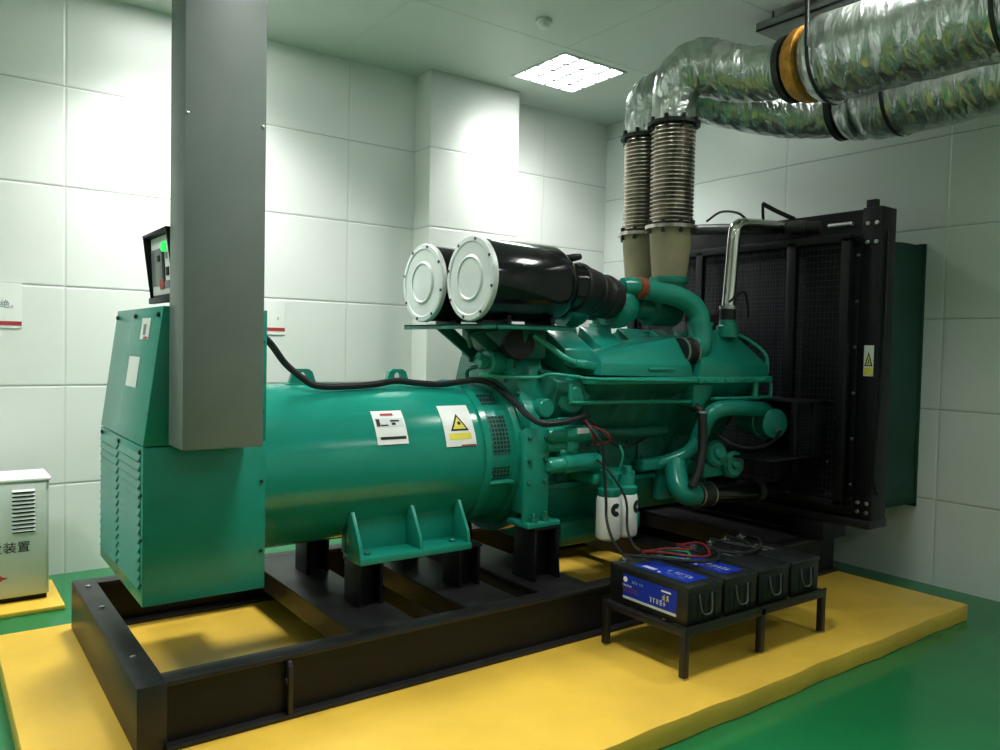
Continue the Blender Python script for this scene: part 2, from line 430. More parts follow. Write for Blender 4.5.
# ------------------------------------------------------------------ skid frame
Z0, Z1 = .10, .35
sk = thing('skid_frame', 'long black welded steel skid frame lying on the yellow foundation', 'skid frame', (2.9, 3.755, Z0))
def rail(y, out):
    b = MB(); a0, a1 = .71, 5.12
    yo, yi = (y, y + .10) if out < 0 else (y - .10, y)
    b.box(a0, a1, yo, yi, Z1 - .018, Z1, .003)
    b.box(a0, a1, yo - (.03 if out < 0 else 0), yi + (.03 if out > 0 else 0), Z0, Z0 + .018, .003)
    w = y + .022 if out < 0 else y - .022
    o = b.build('side_rail', 'skid', sk); b = MB()
    b.box(a0, a1, w - .008, w + .008, Z0 + .016, Z1 - .016, 0); b.build('web', 'skid_shaded', o)
rail(2.99, -1)
rail(4.52, 1)
MB().box(.61, .715, 2.985, 4.525, Z0 + .0, Z1, .005).build('end_member', 'skid', sk)
MB().box(5.02, 5.12, 3.09, 4.42, Z0, Z1, .005).build('end_member', 'skid', sk)
for xa, xb in ((1.50, 1.81), (2.10, 2.40), (2.55, 2.87), (3.75, 3.95), (4.55, 4.95)):
    b = MB(); b.box(xa, xb, 3.0, 4.51, Z1 - .016, Z1 - .001, .002)
    b.box(xa + .01, xa + .03, 3.03, 4.48, Z0 + .13, Z1 - .01, 0); b.box(xb - .03, xb - .01, 3.03, 4.48, Z0 + .13, Z1 - .01, 0)
    b.build('cross_member', 'skid', sk)
b = MB()   # lifting lug plate welded in the channel
pr = [(2.962, Z0 + .018), (3.01, Z0 + .018), (3.01, Z1 - .018), (2.975, Z1 - .018), (2.962, Z1 - .04)]
b.prism(pr, 'X', 1.165, 1.185, .003); b.cyl((1.158, 2.985, Z1 - .10), (1.166, 2.985, Z1 - .10), .016, seg=16)
b.build('lifting_plate', 'skid', sk)
b = MB()
for p in ((.665, 4.38), (.665, 4.0), (.66, 3.3)): b.bolt((p[0], p[1], Z1), (0, 0, 1), .012, .006)
build_each(b, 'bolt', 'steel', sk)
def pedestal(x0, x1, y0, y1, z1, flare=0.0):
    b = MB(); t_ = .016
    b.hexa([(x0 - flare, y0 - flare, Z1), (x0 + t_ - flare, y0 - flare, Z1), (x0 + t_ - flare, y1, Z1), (x0 - flare, y1, Z1), (x0, y0, z1), (x0 + t_, y0, z1), (x0 + t_, y1, z1), (x0, y1, z1)], .002)
    b.hexa([(x1 - t_ + flare, y0 - flare, Z1), (x1 + flare, y0 - flare, Z1), (x1 + flare, y1, Z1), (x1 - t_ + flare, y1, Z1), (x1 - t_, y0, z1), (x1, y0, z1), (x1, y1, z1), (x1 - t_, y1, z1)], .002)
    b.box(x0 + .005, x1 - .005, (y0 + y1) / 2 - .01, (y0 + y1) / 2 + .03, Z1, z1, 0)
    b.box(x0 - .01, x1 + .01, y0 - .005, y1 + .005, z1 - .014, z1, .002)
    return b.build('pedestal', 'black', sk)
for x in (1.66, 2.23):
    pedestal(x, x + .13, 3.36, 3.52, .565); pedestal(x, x + .13, 3.99, 4.15, .565)
pedestal(2.63, 2.79, 3.24, 3.42, .635, .012); pedestal(2.63, 2.79, 4.09, 4.27, .635, .012)

# ------------------------------------------------------------------ alternator
AY, AZ, AR = 3.755, 1.0, .40
al = thing('alternator', 'teal cylindrical alternator with square terminal housing, in front of the engine', 'alternator', (1.7, AY, .56))
b = MB(); b.lathe((1.19, AY, AZ), (1, 0, 0), [(0, AR - .02), (.0, AR), (.03, AR), (.031, AR - .004), (1.185, AR - .004), (1.186, AR + .012), (1.225, AR + .012), (1.226, AR - .02)], 72)
barrel = b.build('barrel', 'teal_gloss', al, ang=30)
b = MB()
for k in range(28):
    a = 2 * PI * k / 28; b.bolt((2.415, AY + .402 * math.cos(a), AZ + .402 * math.sin(a)), (1, 0, 0), .008, .012)
build_each(b, 'flange_bolt', 'teal', barrel)
b = MB(); b.lathe((2.40, AY, AZ), (1, 0, 0), [(0, .36), (0, .385), (.17, .385), (.171, .42), (.215, .42), (.215, .3)], 72); vr = b.build('vent_ring', 'teal', al, ang=30)
def patch(x0, x1, a0, a1, r, n=10):
    """curved sheet on the drum; angle from straight out (-Y), upward positive (degrees)"""
    b = MB(); V = []
    for i in range(n + 1):
        a = math.radians(a0 + (a1 - a0) * i / n)
        for x in (x0, x1): V.append(b.bm.verts.new((x, AY - r * math.cos(a), AZ + r * math.sin(a))))
    for i in range(n): b.bm.faces.new([V[2 * i], V[2 * i + 1], V[2 * i + 3], V[2 * i + 2]])
    return b
for a0, a1 in ((4, 36), (-16, -6), (48, 60), (118, 146), (176, 200)):
    patch(2.42, 2.55, a0, a1, .387).build('vent_grille', 'vent_mesh', vr)
b = MB(); b.box(2.41, 2.56, AY - .41, AY - .36, AZ - .125, AZ - .112, .002); b.build('drip_lip', 'teal_light', vr)
# fold-up lifting eyes
def lug(x):
    b = MB(); pr = [(x - .075, 1.385), (x - .045, 1.47), (x + .045, 1.47), (x + .075, 1.385)]
    h = 14; cx, cz = x, 1.432; ring = [(cx + .022 * math.cos(2 * PI * k / h), cz + .022 * math.sin(2 * PI * k / h)) for k in range(h)]
    # plate with a hole, built as a strip between outline and ring
    outl = []
    for k in range(h):
        a = 2 * PI * k / h; dx, dz = math.cos(a), math.sin(a); best = 9
        for (ax, az), (bx_, bz) in zip(pr, pr[1:] + pr[:1]):
            ex, ez = bx_ - ax, bz - az; den = dx * ez - dz * ex
            if abs(den) < 1e-9: continue
            tt = ((ax - cx) * ez - (az - cz) * ex) / den; uu = ((ax - cx) * dz - (az - cz) * dx) / den
            if tt > 0 and -1e-6 <= uu <= 1 + 1e-6: best = min(best, tt)
        outl.append((cx + dx * best, cz + dz * best))
    V = {}
    for s_, yy in ((0, AY - .014), (1, AY + .014)):
        for k in range(h):
            V[s_, 0, k] = b.bm.verts.new((ring[k][0], yy, ring[k][1])); V[s_, 1, k] = b.bm.verts.new((outl[k][0], yy, outl[k][1]))
    for k in range(h):
        q = (k + 1) % h
        b.bm.faces.new([V[0, 0, k], V[0, 0, q], V[0, 1, q], V[0, 1, k]]); b.bm.faces.new([V[1, 0, k], V[1, 1, k], V[1, 1, q], V[1, 0, q]])
        b.bm.faces.new([V[0, 0, k], V[1, 0, k], V[1, 0, q], V[0, 0, q]]); b.bm.faces.new([V[0, 1, k], V[0, 1, q], V[1, 1, q], V[1, 1, k]])
    b.box(x - .095, x + .095, AY - .04, AY + .04, 1.385, 1.40, .003)
    return b.build('lifting_lug', 'teal', al, ang=25)
lug(1.525); lug(2.06)
# mounting feet
def foot(sg):
    b = MB(); y = lambda d: AY + sg * d
    ya, yb = sorted((y(.27), y(.46)))
    b.box(1.635, 2.26, ya, yb, .565, .60, .004)
    wall = sorted((y(.29), y(.305)))
    b.box(1.635, 2.26, wall[0], wall[1], .59, .80, .002)
    for x in (1.635, 1.96, 2.24):
        b.prism([(y(.25), .59), (y(.455), .59), (y(.44), .66), (y(.352), .80), (y(.25), .80)], 'X', x, x + .018, .002)
    o = b.build('foot', 'teal', al)
    c = MB()
    for x in (1.70, 2.18): c.bolt((x, y(.40), .60), (0, 0, 1), .016, .014)
    build_each(c, 'foot_bolt', 'teal_dark', o)
foot(-1); foot(1)
# stickers on the drum
st = patch(1.755, 1.925, 17, 43, AR + .001).build('data_plate', 'white', barrel, label='white data plate with grey print')
patch(1.765, 1.918, 29.5, 36.5, AR + .0018).build('plate_print', 'silver', st)
for a0, a1, xa, xb, m_ in ((20.5, 22.5, 1.775, 1.915, 'ink'), (30.2, 36, 1.768, 1.788, 'ink'), (31, 33, 1.85, 1.872, 'ink'), (33.5, 35, 1.845, 1.895, 'ink'), (30.4, 31.6, 1.79, 1.83, 'ink')):
    patch(xa, xb, a0, a1, AR + .0026).build('plate_print', m_, st)
patch(1.80, 1.87, 38.6, 40.6, AR + .002).build('plate_title', 'red', st)
ws = patch(2.14, 2.325, 12.5, 46, AR + .001).build('warning_sticker', 'white', barrel, label='white warning sticker with yellow triangle')
def tri(cx, a_c, w, r, m_, nm, par, up=4.2):
    b = MB(); n = 8
    for i in range(n):
        pass
    rows = []
    for i in range(n + 1):
        f = i / n; a = math.radians(a_c + (-1 + 2 * f) * w / .40 * 0.5 * 57.3 * .92)
        hw = w * .5 * 1.06 * (1 - f) + .0006
        rows.append([b.bm.verts.new((cx + sx * hw, AY - r * math.cos(a), AZ + r * math.sin(a))) for sx in (-1, 1)])
    for A, B in zip(rows, rows[1:]): b.bm.faces.new([A[0], A[1], B[1], B[0]])
    return b.build(nm, m_, par)
tri(2.235, 31, .104, AR + .002, 'ink', 'triangle_border', ws); tri(2.235, 30.4, .074, AR + .003, 'yellow_label', 'triangle', ws)
b = MB(); b.lathe((2.238, AY - (AR + .003) * math.cos(math.radians(30)), AZ + (AR + .003) * math.sin(math.radians(30))), (0, -math.cos(math.radians(30)), math.sin(math.radians(30))), [(0, .010), (.001, .010)], 10)
b.build('hand_symbol', 'ink', ws)
patch(2.165, 2.30, 17.5, 22.5, AR + .002).build('yellow_band', 'yellow_label', ws)
patch(2.23, 2.322, 12.6, 13.6, AR + .002).build('red_line', 'red', ws)

# terminal housing (part of the alternator)
TX0, TX1, TY0, TY1 = .695, 1.19, 3.317, 4.23
b = MB(); b.prism([(TX0, .535), (TX1, .535), (TX1, 1.172), (TX0, 1.172)], 'Y', TY0, TY1, .004)
tb = b.build('terminal_box', 'teal', al)
b = MB(); b.prism([(TX0 + .001, 1.176), (TX1, 1.176), (TX1, 1.735), (TX0 + .073, 1.735), (TX0 + .001, 1.185)], 'Y', TY0 + .002, TY1 - .002, .004)
hood = b.build('terminal_hood', 'teal', al)
for ya, yb in ((3.35, 3.765), (3.795, 4.185)):
    b = MB()
    for k in range(15):
        z = .60 + k * .0365
        b.poly([(TX0, ya, z), (TX0, yb, z), (TX0 - .011, yb - .004, z + .004), (TX0 - .011, ya + .004, z + .004), (TX0, ya, z + .030), (TX0, yb, z + .030)],
               [(0, 1, 2, 3), (3, 2, 5, 4), (0, 3, 4), (1, 5, 2)])
    b.build('louvre_panel', 'teal', tb, ang=20)
    b = MB()
    for k in range(15):
        z = .60 + k * .0365
        b.box(TX0 - .0015, TX0, ya, yb, z - .005, z + .0005, 0); b.box(TX0 - .007, TX0, yb - .002, yb + .002, z + .001, z + .012, 0)
    b.build('louvre_slots', 'ink', tb)
b = MB()
for y in (3.36, 3.78, 4.18): b.bolt((TX0, y, 1.15), (-1, 0, 0), .010, .008); b.bolt((TX0 + .07, y, 1.70), (-1, 0, .13), .011, .012)
for z in (1.3, 1.5): b.bolt((TX0 + .02 + (z - 1.18) * .13, 3.34, z), (-1, 0, .13), .009, .02)
for z in (.62, .8, .98): b.bolt((TX0, 3.335, z), (-1, 0, 0), .007, .006)
for z in (.7, 1.0, 1.3, 1.6): b.bolt((TX1 - .02, TY0, z), (0, -1, 0), .008, .006)
build_each(b, 'cover_bolt', 'ink', hood)
def on_slope(y0, y1, z0, z1, m_, nm, e=.002):
    fx = lambda z: TX0 + .001 + (z - 1.18) * .072 / .555 - e
    b = MB(); b.poly([(fx(z0), y0, z0), (fx(z0), y1, z0), (fx(z1), y1, z1), (fx(z1), y0, z1)], [(0, 1, 2, 3)]); return b.build(nm, m_, hood)
on_slope(3.49, 3.645, 1.60, 1.69, 'white', 'paper_label'); on_slope(3.55, 3.60, 1.618, 1.664, 'grey_ink', 'label_print', .003); on_slope(3.50, 3.58, 1.602, 1.612, 'red', 'label_print', .003)
on_slope(3.59, 3.80, 1.395, 1.525, 'white', 'paper_label')

# ------------------------------------------------------------------ control panel on a post
cp = thing('control_panel', 'black hooded control panel with green lamp standing on the teal housing', 'control panel', (.86, 3.5, 1.735))
PY0, PY1 = 3.36, 3.765
b = MB(); b.prism([(.795, 1.775), (.93, 1.775), (.93, 2.05), (.78, 2.05)], 'Y', PY0, PY1, .006); b.build('case', 'black', cp)
b = MB()
hp = [(.748, 2.062), (.95, 2.062), (.95, 2.050), (.748, 2.050)]
b.prism(hp, 'Y', PY0 - .005, PY1 + .005, .002)
for y in (PY0 - .005, PY1 - .006):
    b.prism([(.748, 2.062), (.80, 2.062), (.80, 1.77), (.785, 1.77)], 'Y', y, y + .011, .002)
b.box(.775, .80, PY0, PY1, 1.765, 1.79, .002)
b.build('hood', 'black', cp)
fx = lambda z: .795 - (z - 1.775) * .015 / .285
def face(y0, y1, z0, z1, m_, nm, e=.002, d=.004):
    b = MB(); b.hexa([(fx(z0) - e - d, y0, z0), (fx(z0) - e, y0, z0), (fx(z0) - e, y1, z0), (fx(z0) - e - d, y1, z0), (fx(z1) - e - d, y0, z1), (fx(z1) - e, y0, z1), (fx(z1) - e, y1, z1), (fx(z1) - e - d, y1, z1)], .001)
    return b.build(nm, m_, cp)
face(PY0 + .02, PY1 - .02, 1.80, 2.045, 'white', 'face_plate', .0, .003)
face(3.555, 3.735, 1.84, 1.995, 'screen_grey', 'display', .003)
face(3.515, 3.555, 1.85, 2.0, 'ink', 'key_strip', .003)
face(3.58, 3.615, 1.94, 1.965, 'ink', 'key', .007); face(3.45, 3.495, 1.875, 1.91, 'ink', 'key', .003); face(3.465, 3.49, 1.945, 1.97, 'grey_ink', 'key', .003)
face(3.53, 3.60, 1.822, 1.862, 'red', 'red_button', .004)
face(3.45, 3.515, 1.825, 1.855, 'grey_ink', 'key', .003)
b = MB(); b.lathe((.782, 3.50, 1.995), (-1, 0, 0), [(0, .022), (.014, .022), (.018, .015), (.0181, 0)], 20); b.build('green_lamp', 'led', cp)
b = MB(); b.box(.83, .89, 3.48, 3.54, 1.742, 1.78, .004); b.build('post', 'black', cp)
cp.location += Vector((.03, -.02, -.008))

# hanging grey cable trunk
ct = thing('cable_riser', 'tall grey sheet metal cable trunk hanging from the ceiling in front of the teal housing', 'cable trunk', (.93, 3.2, 1.19))
b = MB(); b.box(.788, 1.099, 3.10, 3.31, 1.18, CZ, .006); b.build('duct', 'grey_paint', ct)
b = MB()
for z in (2.45, 3.2): b.bolt((.80, 3.10, z), (0, -1, 0), .006, .004); b.bolt((1.085, 3.10, z), (0, -1, 0), .006, .004)
build_each(b, 'screw', 'steel', ct)

# ------------------------------------------------------------------ engine
en = thing('diesel_engine', 'large teal V-form diesel engine bolted between alternator and black radiator', 'engine', (3.6, AY, .40))
EY = AY
mir = lambda y, sg: EY + sg * (EY - y) * -1 if sg > 0 else y
def my(y, sg): return y if sg < 0 else 2 * EY - y
# block
b = MB(); b.prism([(3.46, .80), (4.05, .80), (4.07, 1.02), (4.22, 1.36), (4.22, 1.42), (3.98, 1.50), (3.53, 1.50), (3.29, 1.42), (3.29, 1.36), (3.44, 1.02)], 'X', 2.80, 4.42, .01)
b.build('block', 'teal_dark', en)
# side door covers and bosses on both sides of the block
for sg in (-1, 1):
    for k in range(4):
        x = 3.06 + k * .33
        b = MB(); ya, yb = sorted((my(3.425, sg), my(3.47, sg)))
        b.box(x - .13, x + .13, ya, yb, .83, 1.06, .012)
        for dx in (-.105, .105):
            for z in (.855, .945, 1.035): b.bolt((x + dx, my(3.425, sg), z), (0, sg, 0), .010, .01)
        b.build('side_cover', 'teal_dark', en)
    for k in range(6):
        x = 3.0 + k * .25
        b = MB(); d = Vector((0, .5 * sg, .35)).normalized()
        b.cyl((x, my(3.50, sg), 1.05), (x + .05, my(3.30, sg), 1.36), .045, seg=14)
        b.build('push_rod_tube', 'teal_dark', en)
    b = MB(); b.tube([(2.9, my(3.36, sg), 1.12), (3.3, my(3.35, sg), 1.11), (3.75, my(3.36, sg), 1.10)], .03, n=3); b.build('oil_gallery_pipe', 'teal_dark', en)
# oil pan
b = MB(); b.prism([(3.44, .82), (4.07, .82), (4.07, .76), (3.98, .58), (3.53, .58), (3.44, .76)], 'X', 2.80, 4.30, .012)
b.box(2.78, 4.34, 3.40, 4.11, .80, .83, .004); b.build('oil_pan', 'teal', en)
b = MB(); b.prism([(3.40, .60), (4.10, .60), (4.10, .50), (3.98, .42), (3.52, .42), (3.40, .50)], 'X', 2.95, 3.60, .012); b.build('oil_sump', 'teal', en)
b = MB(); b.box(3.72, 4.04, 3.36, 3.42, .66, .90, .012); b.box(3.55, 3.9, 3.34, 3.42, .86, .93, .01); b.build('filter_mount_plate', 'teal', en)
# flywheel housing + rear gear case
b = MB(); b.lathe((2.615, EY, 1.0), (1, 0, 0), [(0, .30), (0, .43), (.03, .43), (.031, .47), (.11, .47), (.111, .40), (.19, .36)], 64); b.build('flywheel_housing', 'teal', en, ang=30)
b = MB(); b.prism([(3.40, .95), (4.11, .95), (4.13, 1.25), (4.02, 1.55), (3.49, 1.55), (3.38, 1.25)], 'X', 2.64, 2.84, .015); gc = b.build('gear_case', 'teal', en)
b = MB()
for y, z in ((3.47, 1.50), (3.43, 1.35), (3.60, 1.52), (3.45, 1.2), (3.75, 1.52), (3.9, 1.52), (3.55, 1.42)): b.bolt((2.64, y, z), (-1, 0, 0), .013, .014)
build_each(b, 'case_bolt', 'teal_dark', gc)
b = MB(); b.cyl((2.55, 3.62, 1.51), (2.66, 3.62, 1.51), .075, seg=24, ch=.01); b.cyl((2.50, 3.62, 1.51), (2.55, 3.62, 1.51), .035, seg=16, ch=.005); b.cyl((2.47, 3.58, 1.55), (2.54, 3.60, 1.53), .02, seg=10); b.build('rear_pump', 'teal_light', en)
b = MB(); b.tube([(2.45, 3.62, 1.60), (2.42, 3.6, 1.66), (2.52, 3.6, 1.69), (2.62, 3.62, 1.70)], .013, n=5); b.tube([(2.44, 3.64, 1.42), (2.43, 3.62, 1.47), (2.48, 3.6, 1.49)], .012, n=5); build_each(b, 'rear_pipe', 'teal_dark', en)
# round inspection bosses on the rear end of the block, seen from the camera side
for sg in (-1, 1):
    b = MB(); y = my(3.30, sg)
    b.cyl((2.93, my(3.42, sg), 1.34), (2.93, y, 1.34), .105, seg=28, ch=.012); b.cyl((2.93, y, 1.34), (2.93, my(3.27, sg), 1.34), .05, seg=18, ch=.008)
    b.cyl((2.76, my(3.40, sg), 1.27), (2.76, my(3.32, sg), 1.27), .055, seg=20, ch=.008)
    b.box(2.70, 2.90, *sorted((my(3.33, sg), my(3.40, sg))), 1.16, 1.21, .008)
    b.build('accessory_drive', 'teal', en)
    b = MB(); ya, yb = sorted((my(3.275, sg), my(3.30, sg)))
    b.box(2.575, 2.745, ya, yb, .66, 1.17, .006); b.box(2.575, 2.80, *sorted((my(3.235, sg), my(3.42, sg))), .638, .668, .005)
    b.box(2.60, 2.735, *sorted((my(3.30, sg), my(3.42, sg))), .70, 1.15, .01)
    br = b.build('support_bracket', 'teal', en)
    c = MB()
    for x in (2.605, 2.715):
        for z in (.88, 1.0, 1.12): c.bolt((x, my(3.275, sg), z), (0, sg, 0), .013, .016)
    for x in (2.63, 2.71): c.lathe((x, my(3.255, sg), .668), (0, 0, 1), [(0, .022), (.02, .022), (.021, .012), (.05, .012)], 6)
    build_each(c, 'bracket_bolt', 'teal_dark', br)
# starter motors (camera side)
def starter(z, y, x1):
    b = MB(); b.lathe((2.72, y, z), (1, 0, 0), [(0, .030), (.02, .045), (.10, .045), (.102, .052), (x1 - 2.72 - .03, .052), (x1 - 2.72, .04)], 24)
    b.lathe((2.80, y + .01, z + .065), (1, 0, 0), [(0, .022), (.01, .026), (.12, .026), (.13, .016)], 16)
    return b.build('starter_motor', 'teal', en)
starter(1.13, 3.27, 3.04); starter(.965, 3.26, 3.10)
b = MB(); b.lathe((2.72, 3.28, 1.065), (1, 0, 0), [(0, .03), (.12, .035), (.125, .045), (.2, .045), (.21, .02)], 20); b.box(2.84, 2.90, 3.235, 3.29, 1.03, 1.10, .01)
b.build('solenoid', 'teal', en)
b = MB(); b.box(2.89, 2.975, 3.212, 3.219, 1.135, 1.165, 0); b.build('starter_plate', 'silver', en)
# after-cooler covers on each bank
def cooler(sg):
    Y = lambda y: my(y, sg)
    def shell(v, fs, nm, m_='teal', bev=.008):
        vv = [(x, Y(y), z) for x, y, z in v]
        return MB().poly(vv, fs, bev).build(nm, m_, en, ang=25)
    F = [(0, 1, 2, 3), (0, 4, 5, 1), (4, 6, 7, 5), (6, 8, 9, 7), (8, 3, 2, 9), (0, 3, 8, 6, 4), (1, 5, 7, 9, 2)]
    # rear cover: low at the tail, rising to the elbow joint
    shell([(3.02, 3.18, 1.455), (3.80, 3.18, 1.44), (3.80, 3.62, 1.44), (3.02, 3.62, 1.455),
           (3.03, 3.19, 1.525), (3.79, 3.19, 1.515), (3.12, 3.34, 1.585), (3.76, 3.30, 1.685), (3.12, 3.55, 1.585), (3.76, 3.55, 1.70)], F, 'aftercooler_cover')
    shell([(3.86, 3.18, 1.44), (4.56, 3.18, 1.425), (4.50, 3.62, 1.425), (3.86, 3.62, 1.44),
           (3.87, 3.19, 1.53), (4.56, 3.19, 1.52), (4.07, 3.36, 1.73), (4.38, 3.36, 1.745), (4.07, 3.58, 1.735), (4.36, 3.58, 1.755)], F, 'aftercooler_cover')
    for xa, xb in ((2.98, 3.825), (3.84, 4.585)):
        b = MB(); b.box(xa, xb, *sorted((Y(3.165), Y(3.64))), 1.405, 1.445, .008)
        n = int((xb - xa) / .1)
        for k in range(n): b.bolt((xa + .05 + k * .1, Y(3.165), 1.425), (0, sg, 0), .009, .008)
        b.build('cooler_flange', 'teal_light', en)
        b = MB(); b.hexa([(xa + .06, Y(3.30), 1.31), (xb - .06, Y(3.30), 1.31), (xb - .06, Y(3.64), 1.31), (xa + .06, Y(3.64), 1.31), (xa + .02, Y(3.20), 1.41), (xb - .02, Y(3.20), 1.41), (xb - .02, Y(3.64), 1.41), (xa + .02, Y(3.64), 1.41)], .008)
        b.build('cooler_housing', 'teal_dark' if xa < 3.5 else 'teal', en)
    b = MB(); b.box(3.40, 3.62, *sorted((Y(3.175), Y(3.186))), 1.485, 1.50, .003); b.build('cover_plate', 'teal_light', en)
    b = MB(); b.hexa([(2.90, Y(3.24), 1.50), (3.06, Y(3.22), 1.475), (3.06, Y(3.34), 1.475), (2.90, Y(3.36), 1.50), (2.90, Y(3.24), 1.54), (3.06, Y(3.22), 1.525), (3.06, Y(3.34), 1.55), (2.90, Y(3.36), 1.55)], .01); b.build('tail_joint', 'teal', en)
    b = MB(); b.prism([(3.83, 1.40), (4.02, 1.40), (4.01, 1.34), (3.93, 1.255), (3.83, 1.255)], 'Y', *sorted((Y(3.20), Y(3.34))), .012); b.build('thermostat_housing', 'teal', en)
cooler(-1); cooler(1)
# rocker boxes
for sg in (-1, 1):
    for k in range(5):
        x = 2.93 + k * .315; w = .225
        Y = lambda y: my(y, sg)
        b = MB(); b.hexa([(x, Y(3.36), 1.44), (x + w, Y(3.36), 1.44), (x + w, Y(3.72), 1.44), (x, Y(3.72), 1.44),
                          (x, Y(3.385), 1.60), (x + w, Y(3.385), 1.60), (x + w, Y(3.62), 1.745), (x, Y(3.62), 1.745)], .016)
        b.build('rocker_cover', 'teal', en)
# pipes on the camera side
def pipe(pts, r, m_, nm, n=6, seg=12): return MB().tube(pts, r, seg, n).build(nm, m_, en)
pipe([(2.84, 3.22, 1.41), (2.84, 3.22, 1.34), (2.845, 3.22, 1.315), (2.89, 3.22, 1.305), (3.38, 3.22, 1.30), (3.83, 3.22, 1.29)], .011, 'teal_light', 'fuel_rail_pipe', 4)
pipe([(4.0, 3.2, 1.305), (4.28, 3.2, 1.303), (4.58, 3.2, 1.305), (4.61, 3.2, 1.32), (4.61, 3.2, 1.40)], .012, 'teal_light', 'fuel_rail_pipe', 4)
pipe([(4.44, 3.2, 1.30), (4.44, 3.2, 1.41)], .022, 'teal_light', 'pipe_drop', 2)
pipe([(2.43, 3.5, 1.45), (2.53, 3.45, 1.44), (2.69, 3.34, 1.44), (2.74, 3.28, 1.46), (2.85, 3.19, 1.45), (3.01, 3.155, 1.435), (3.78, 3.155, 1.42)], .009, 'teal_light', 'return_pipe')
pipe([(2.72, 3.4, 1.67), (2.79, 3.35, 1.61), (2.86, 3.3, 1.55), (2.93, 3.25, 1.515), (3.0, 3.26, 1.51)], .016, 'teal_light', 'breather_pipe')
pipe([(3.93, 3.25, 1.02), (3.92, 3.2, 1.12), (3.93, 3.17, 1.19), (3.97, 3.14, 1.235), (4.05, 3.12, 1.25), (4.18, 3.12, 1.25), (4.34, 3.15, 1.235), (4.56, 3.2, 1.22)], .052, 'teal', 'coolant_pipe', 8, 20)
pipe([(3.91, 3.22, 1.05), (3.88, 3.24, 1.00), (3.84, 3.28, .95), (3.74, 3.36, .90), (3.62, 3.42, .89)], .042, 'teal', 'coolant_pipe', 8, 18)
pipe([(3.83, 3.33, .92), (3.79, 3.29, .85), (3.76, 3.24, .77), (3.78, 3.2, .725), (3.87, 3.2, .71)], .07, 'teal', 'coolant_elbow', 8, 20)
b = MB()
b.lathe((3.87, 3.2, .71), (1, 0, -.06), [(0, .074), (.015, .078), (.03, .074), (.10, .074), (.115, .079), (.13, .074), (.14, .062)], 24); b.build('hose_coupling', 'rubber', en)
b = MB()
for t_ in (.008, .118): b.lathe((3.87 + t_, 3.2, .71 - .06 * t_), (1, 0, -.06), [(0, .0795), (.012, .0795)], 24)
build_each(b, 'hose_clamp', 'steel', en)
pipe([(4.0, 3.2, .702), (4.3, 3.2, .685), (4.62, 3.2, .67), (4.92, 3.2, .655)], .058, 'black_gloss', 'radiator_pipe', 2, 24)
b = MB(); b.lathe((4.46, 3.2, .68), (1, 0, -.06), [(0, .07), (.05, .075), (.06, .066)], 24); build_each(b, 'hose_clamp', 'dark_steel', en)
pipe([(3.86, 3.23, 1.26), (3.865, 3.17, 1.23), (3.86, 3.15, 1.12), (3.84, 3.13, 1.0), (3.80, 3.12, .88), (3.755, 3.13, .78)], .028, 'rubber', 'coolant_hose', 8, 16)
b = MB()
for p, d in (((3.865, 3.165, 1.235), (0, 0, -1)), ((3.86, 3.15, 1.07), (0, 0, -1))): b.lathe(p, d, [(0, .034), (.012, .034)], 18)
build_each(b, 'hose_clamp', 'steel', en)
pipe([(4.42, 3.34, 1.72), (4.49, 3.30, 1.685), (4.57, 3.25, 1.62), (4.59, 3.22, 1.56), (4.58, 3.21, 1.46)], .012, 'teal_light', 'vent_line')
pipe([(3.06, 3.30, 1.20), (3.12, 3.22, 1.10), (3.24, 3.24, 1.04), (3.42, 3.32, 1.03), (3.6, 3.38, 1.06)], .008, 'rubber', 'harness_wire')
# water pump group
b = MB(); b.cyl((4.08, 3.34, .93), (4.06, 3.18, .96), .085, seg=28, ch=.018); b.cyl((4.06, 3.18, .96), (4.055, 3.15, .965), .04, seg=16, ch=.008); b.build('water_pump', 'teal', en)
b = MB(); b.cyl((4.25, 3.36, .87), (4.225, 3.17, .875), .088, seg=28, ch=.018); b.cyl((4.225, 3.17, .875), (4.22, 3.15, .876), .03, seg=14, ch=.005); b.build('pump_outlet', 'teal', en)
b = MB(); b.box(3.98, 4.20, 3.22, 3.40, .80, .90, .015); b.build('pump_base', 'teal', en)
b = MB(); b.lathe((4.63, 3.42, 1.13), (-.30, -1, .02), [(0, .085), (.06, .098), (.20, .098), (.205, .112), (.235, .112), (.24, .10), (.33, .098), (.335, .088)], 36); ap = b.build('charging_alternator', 'teal', en)
b = MB()
for k in range(8):
    a = 2 * PI * k / 8; b.bolt((4.572 + .106 * math.cos(a), 3.205, 1.135 + .106 * math.sin(a)), (-.28, -1, 0), .009, .012)
b.cyl((4.535, 3.09, 1.09), (4.53, 3.065, 1.09), .014, seg=10); build_each(b, 'charger_bolt', 'steel', ap)
pipe([(4.02, 3.18, 1.09), (4.06, 3.08, 1.03), (4.18, 3.02, 1.005), (4.38, 3.02, 1.03), (4.53, 3.06, 1.09)], .009, 'rubber', 'charger_wire')
b = MB(); b.prism([(3.60, .80), (3.92, .80), (4.0, 1.3), (3.9, 1.5), (3.6, 1.5), (3.5, 1.3)], 'X', 4.40, 4.50, .015); b.build('front_cover', 'teal_dark', en)
b = MB(); b.prism([(3.30, .72), (4.2, .72), (4.2, .95), (3.30, .95)], 'X', 4.30, 4.42, .012); b.build('front_mount', 'black', en)
b = MB()
b.cyl((4.50, EY, 1.45), (4.60, EY, 1.45), .10, seg=24)
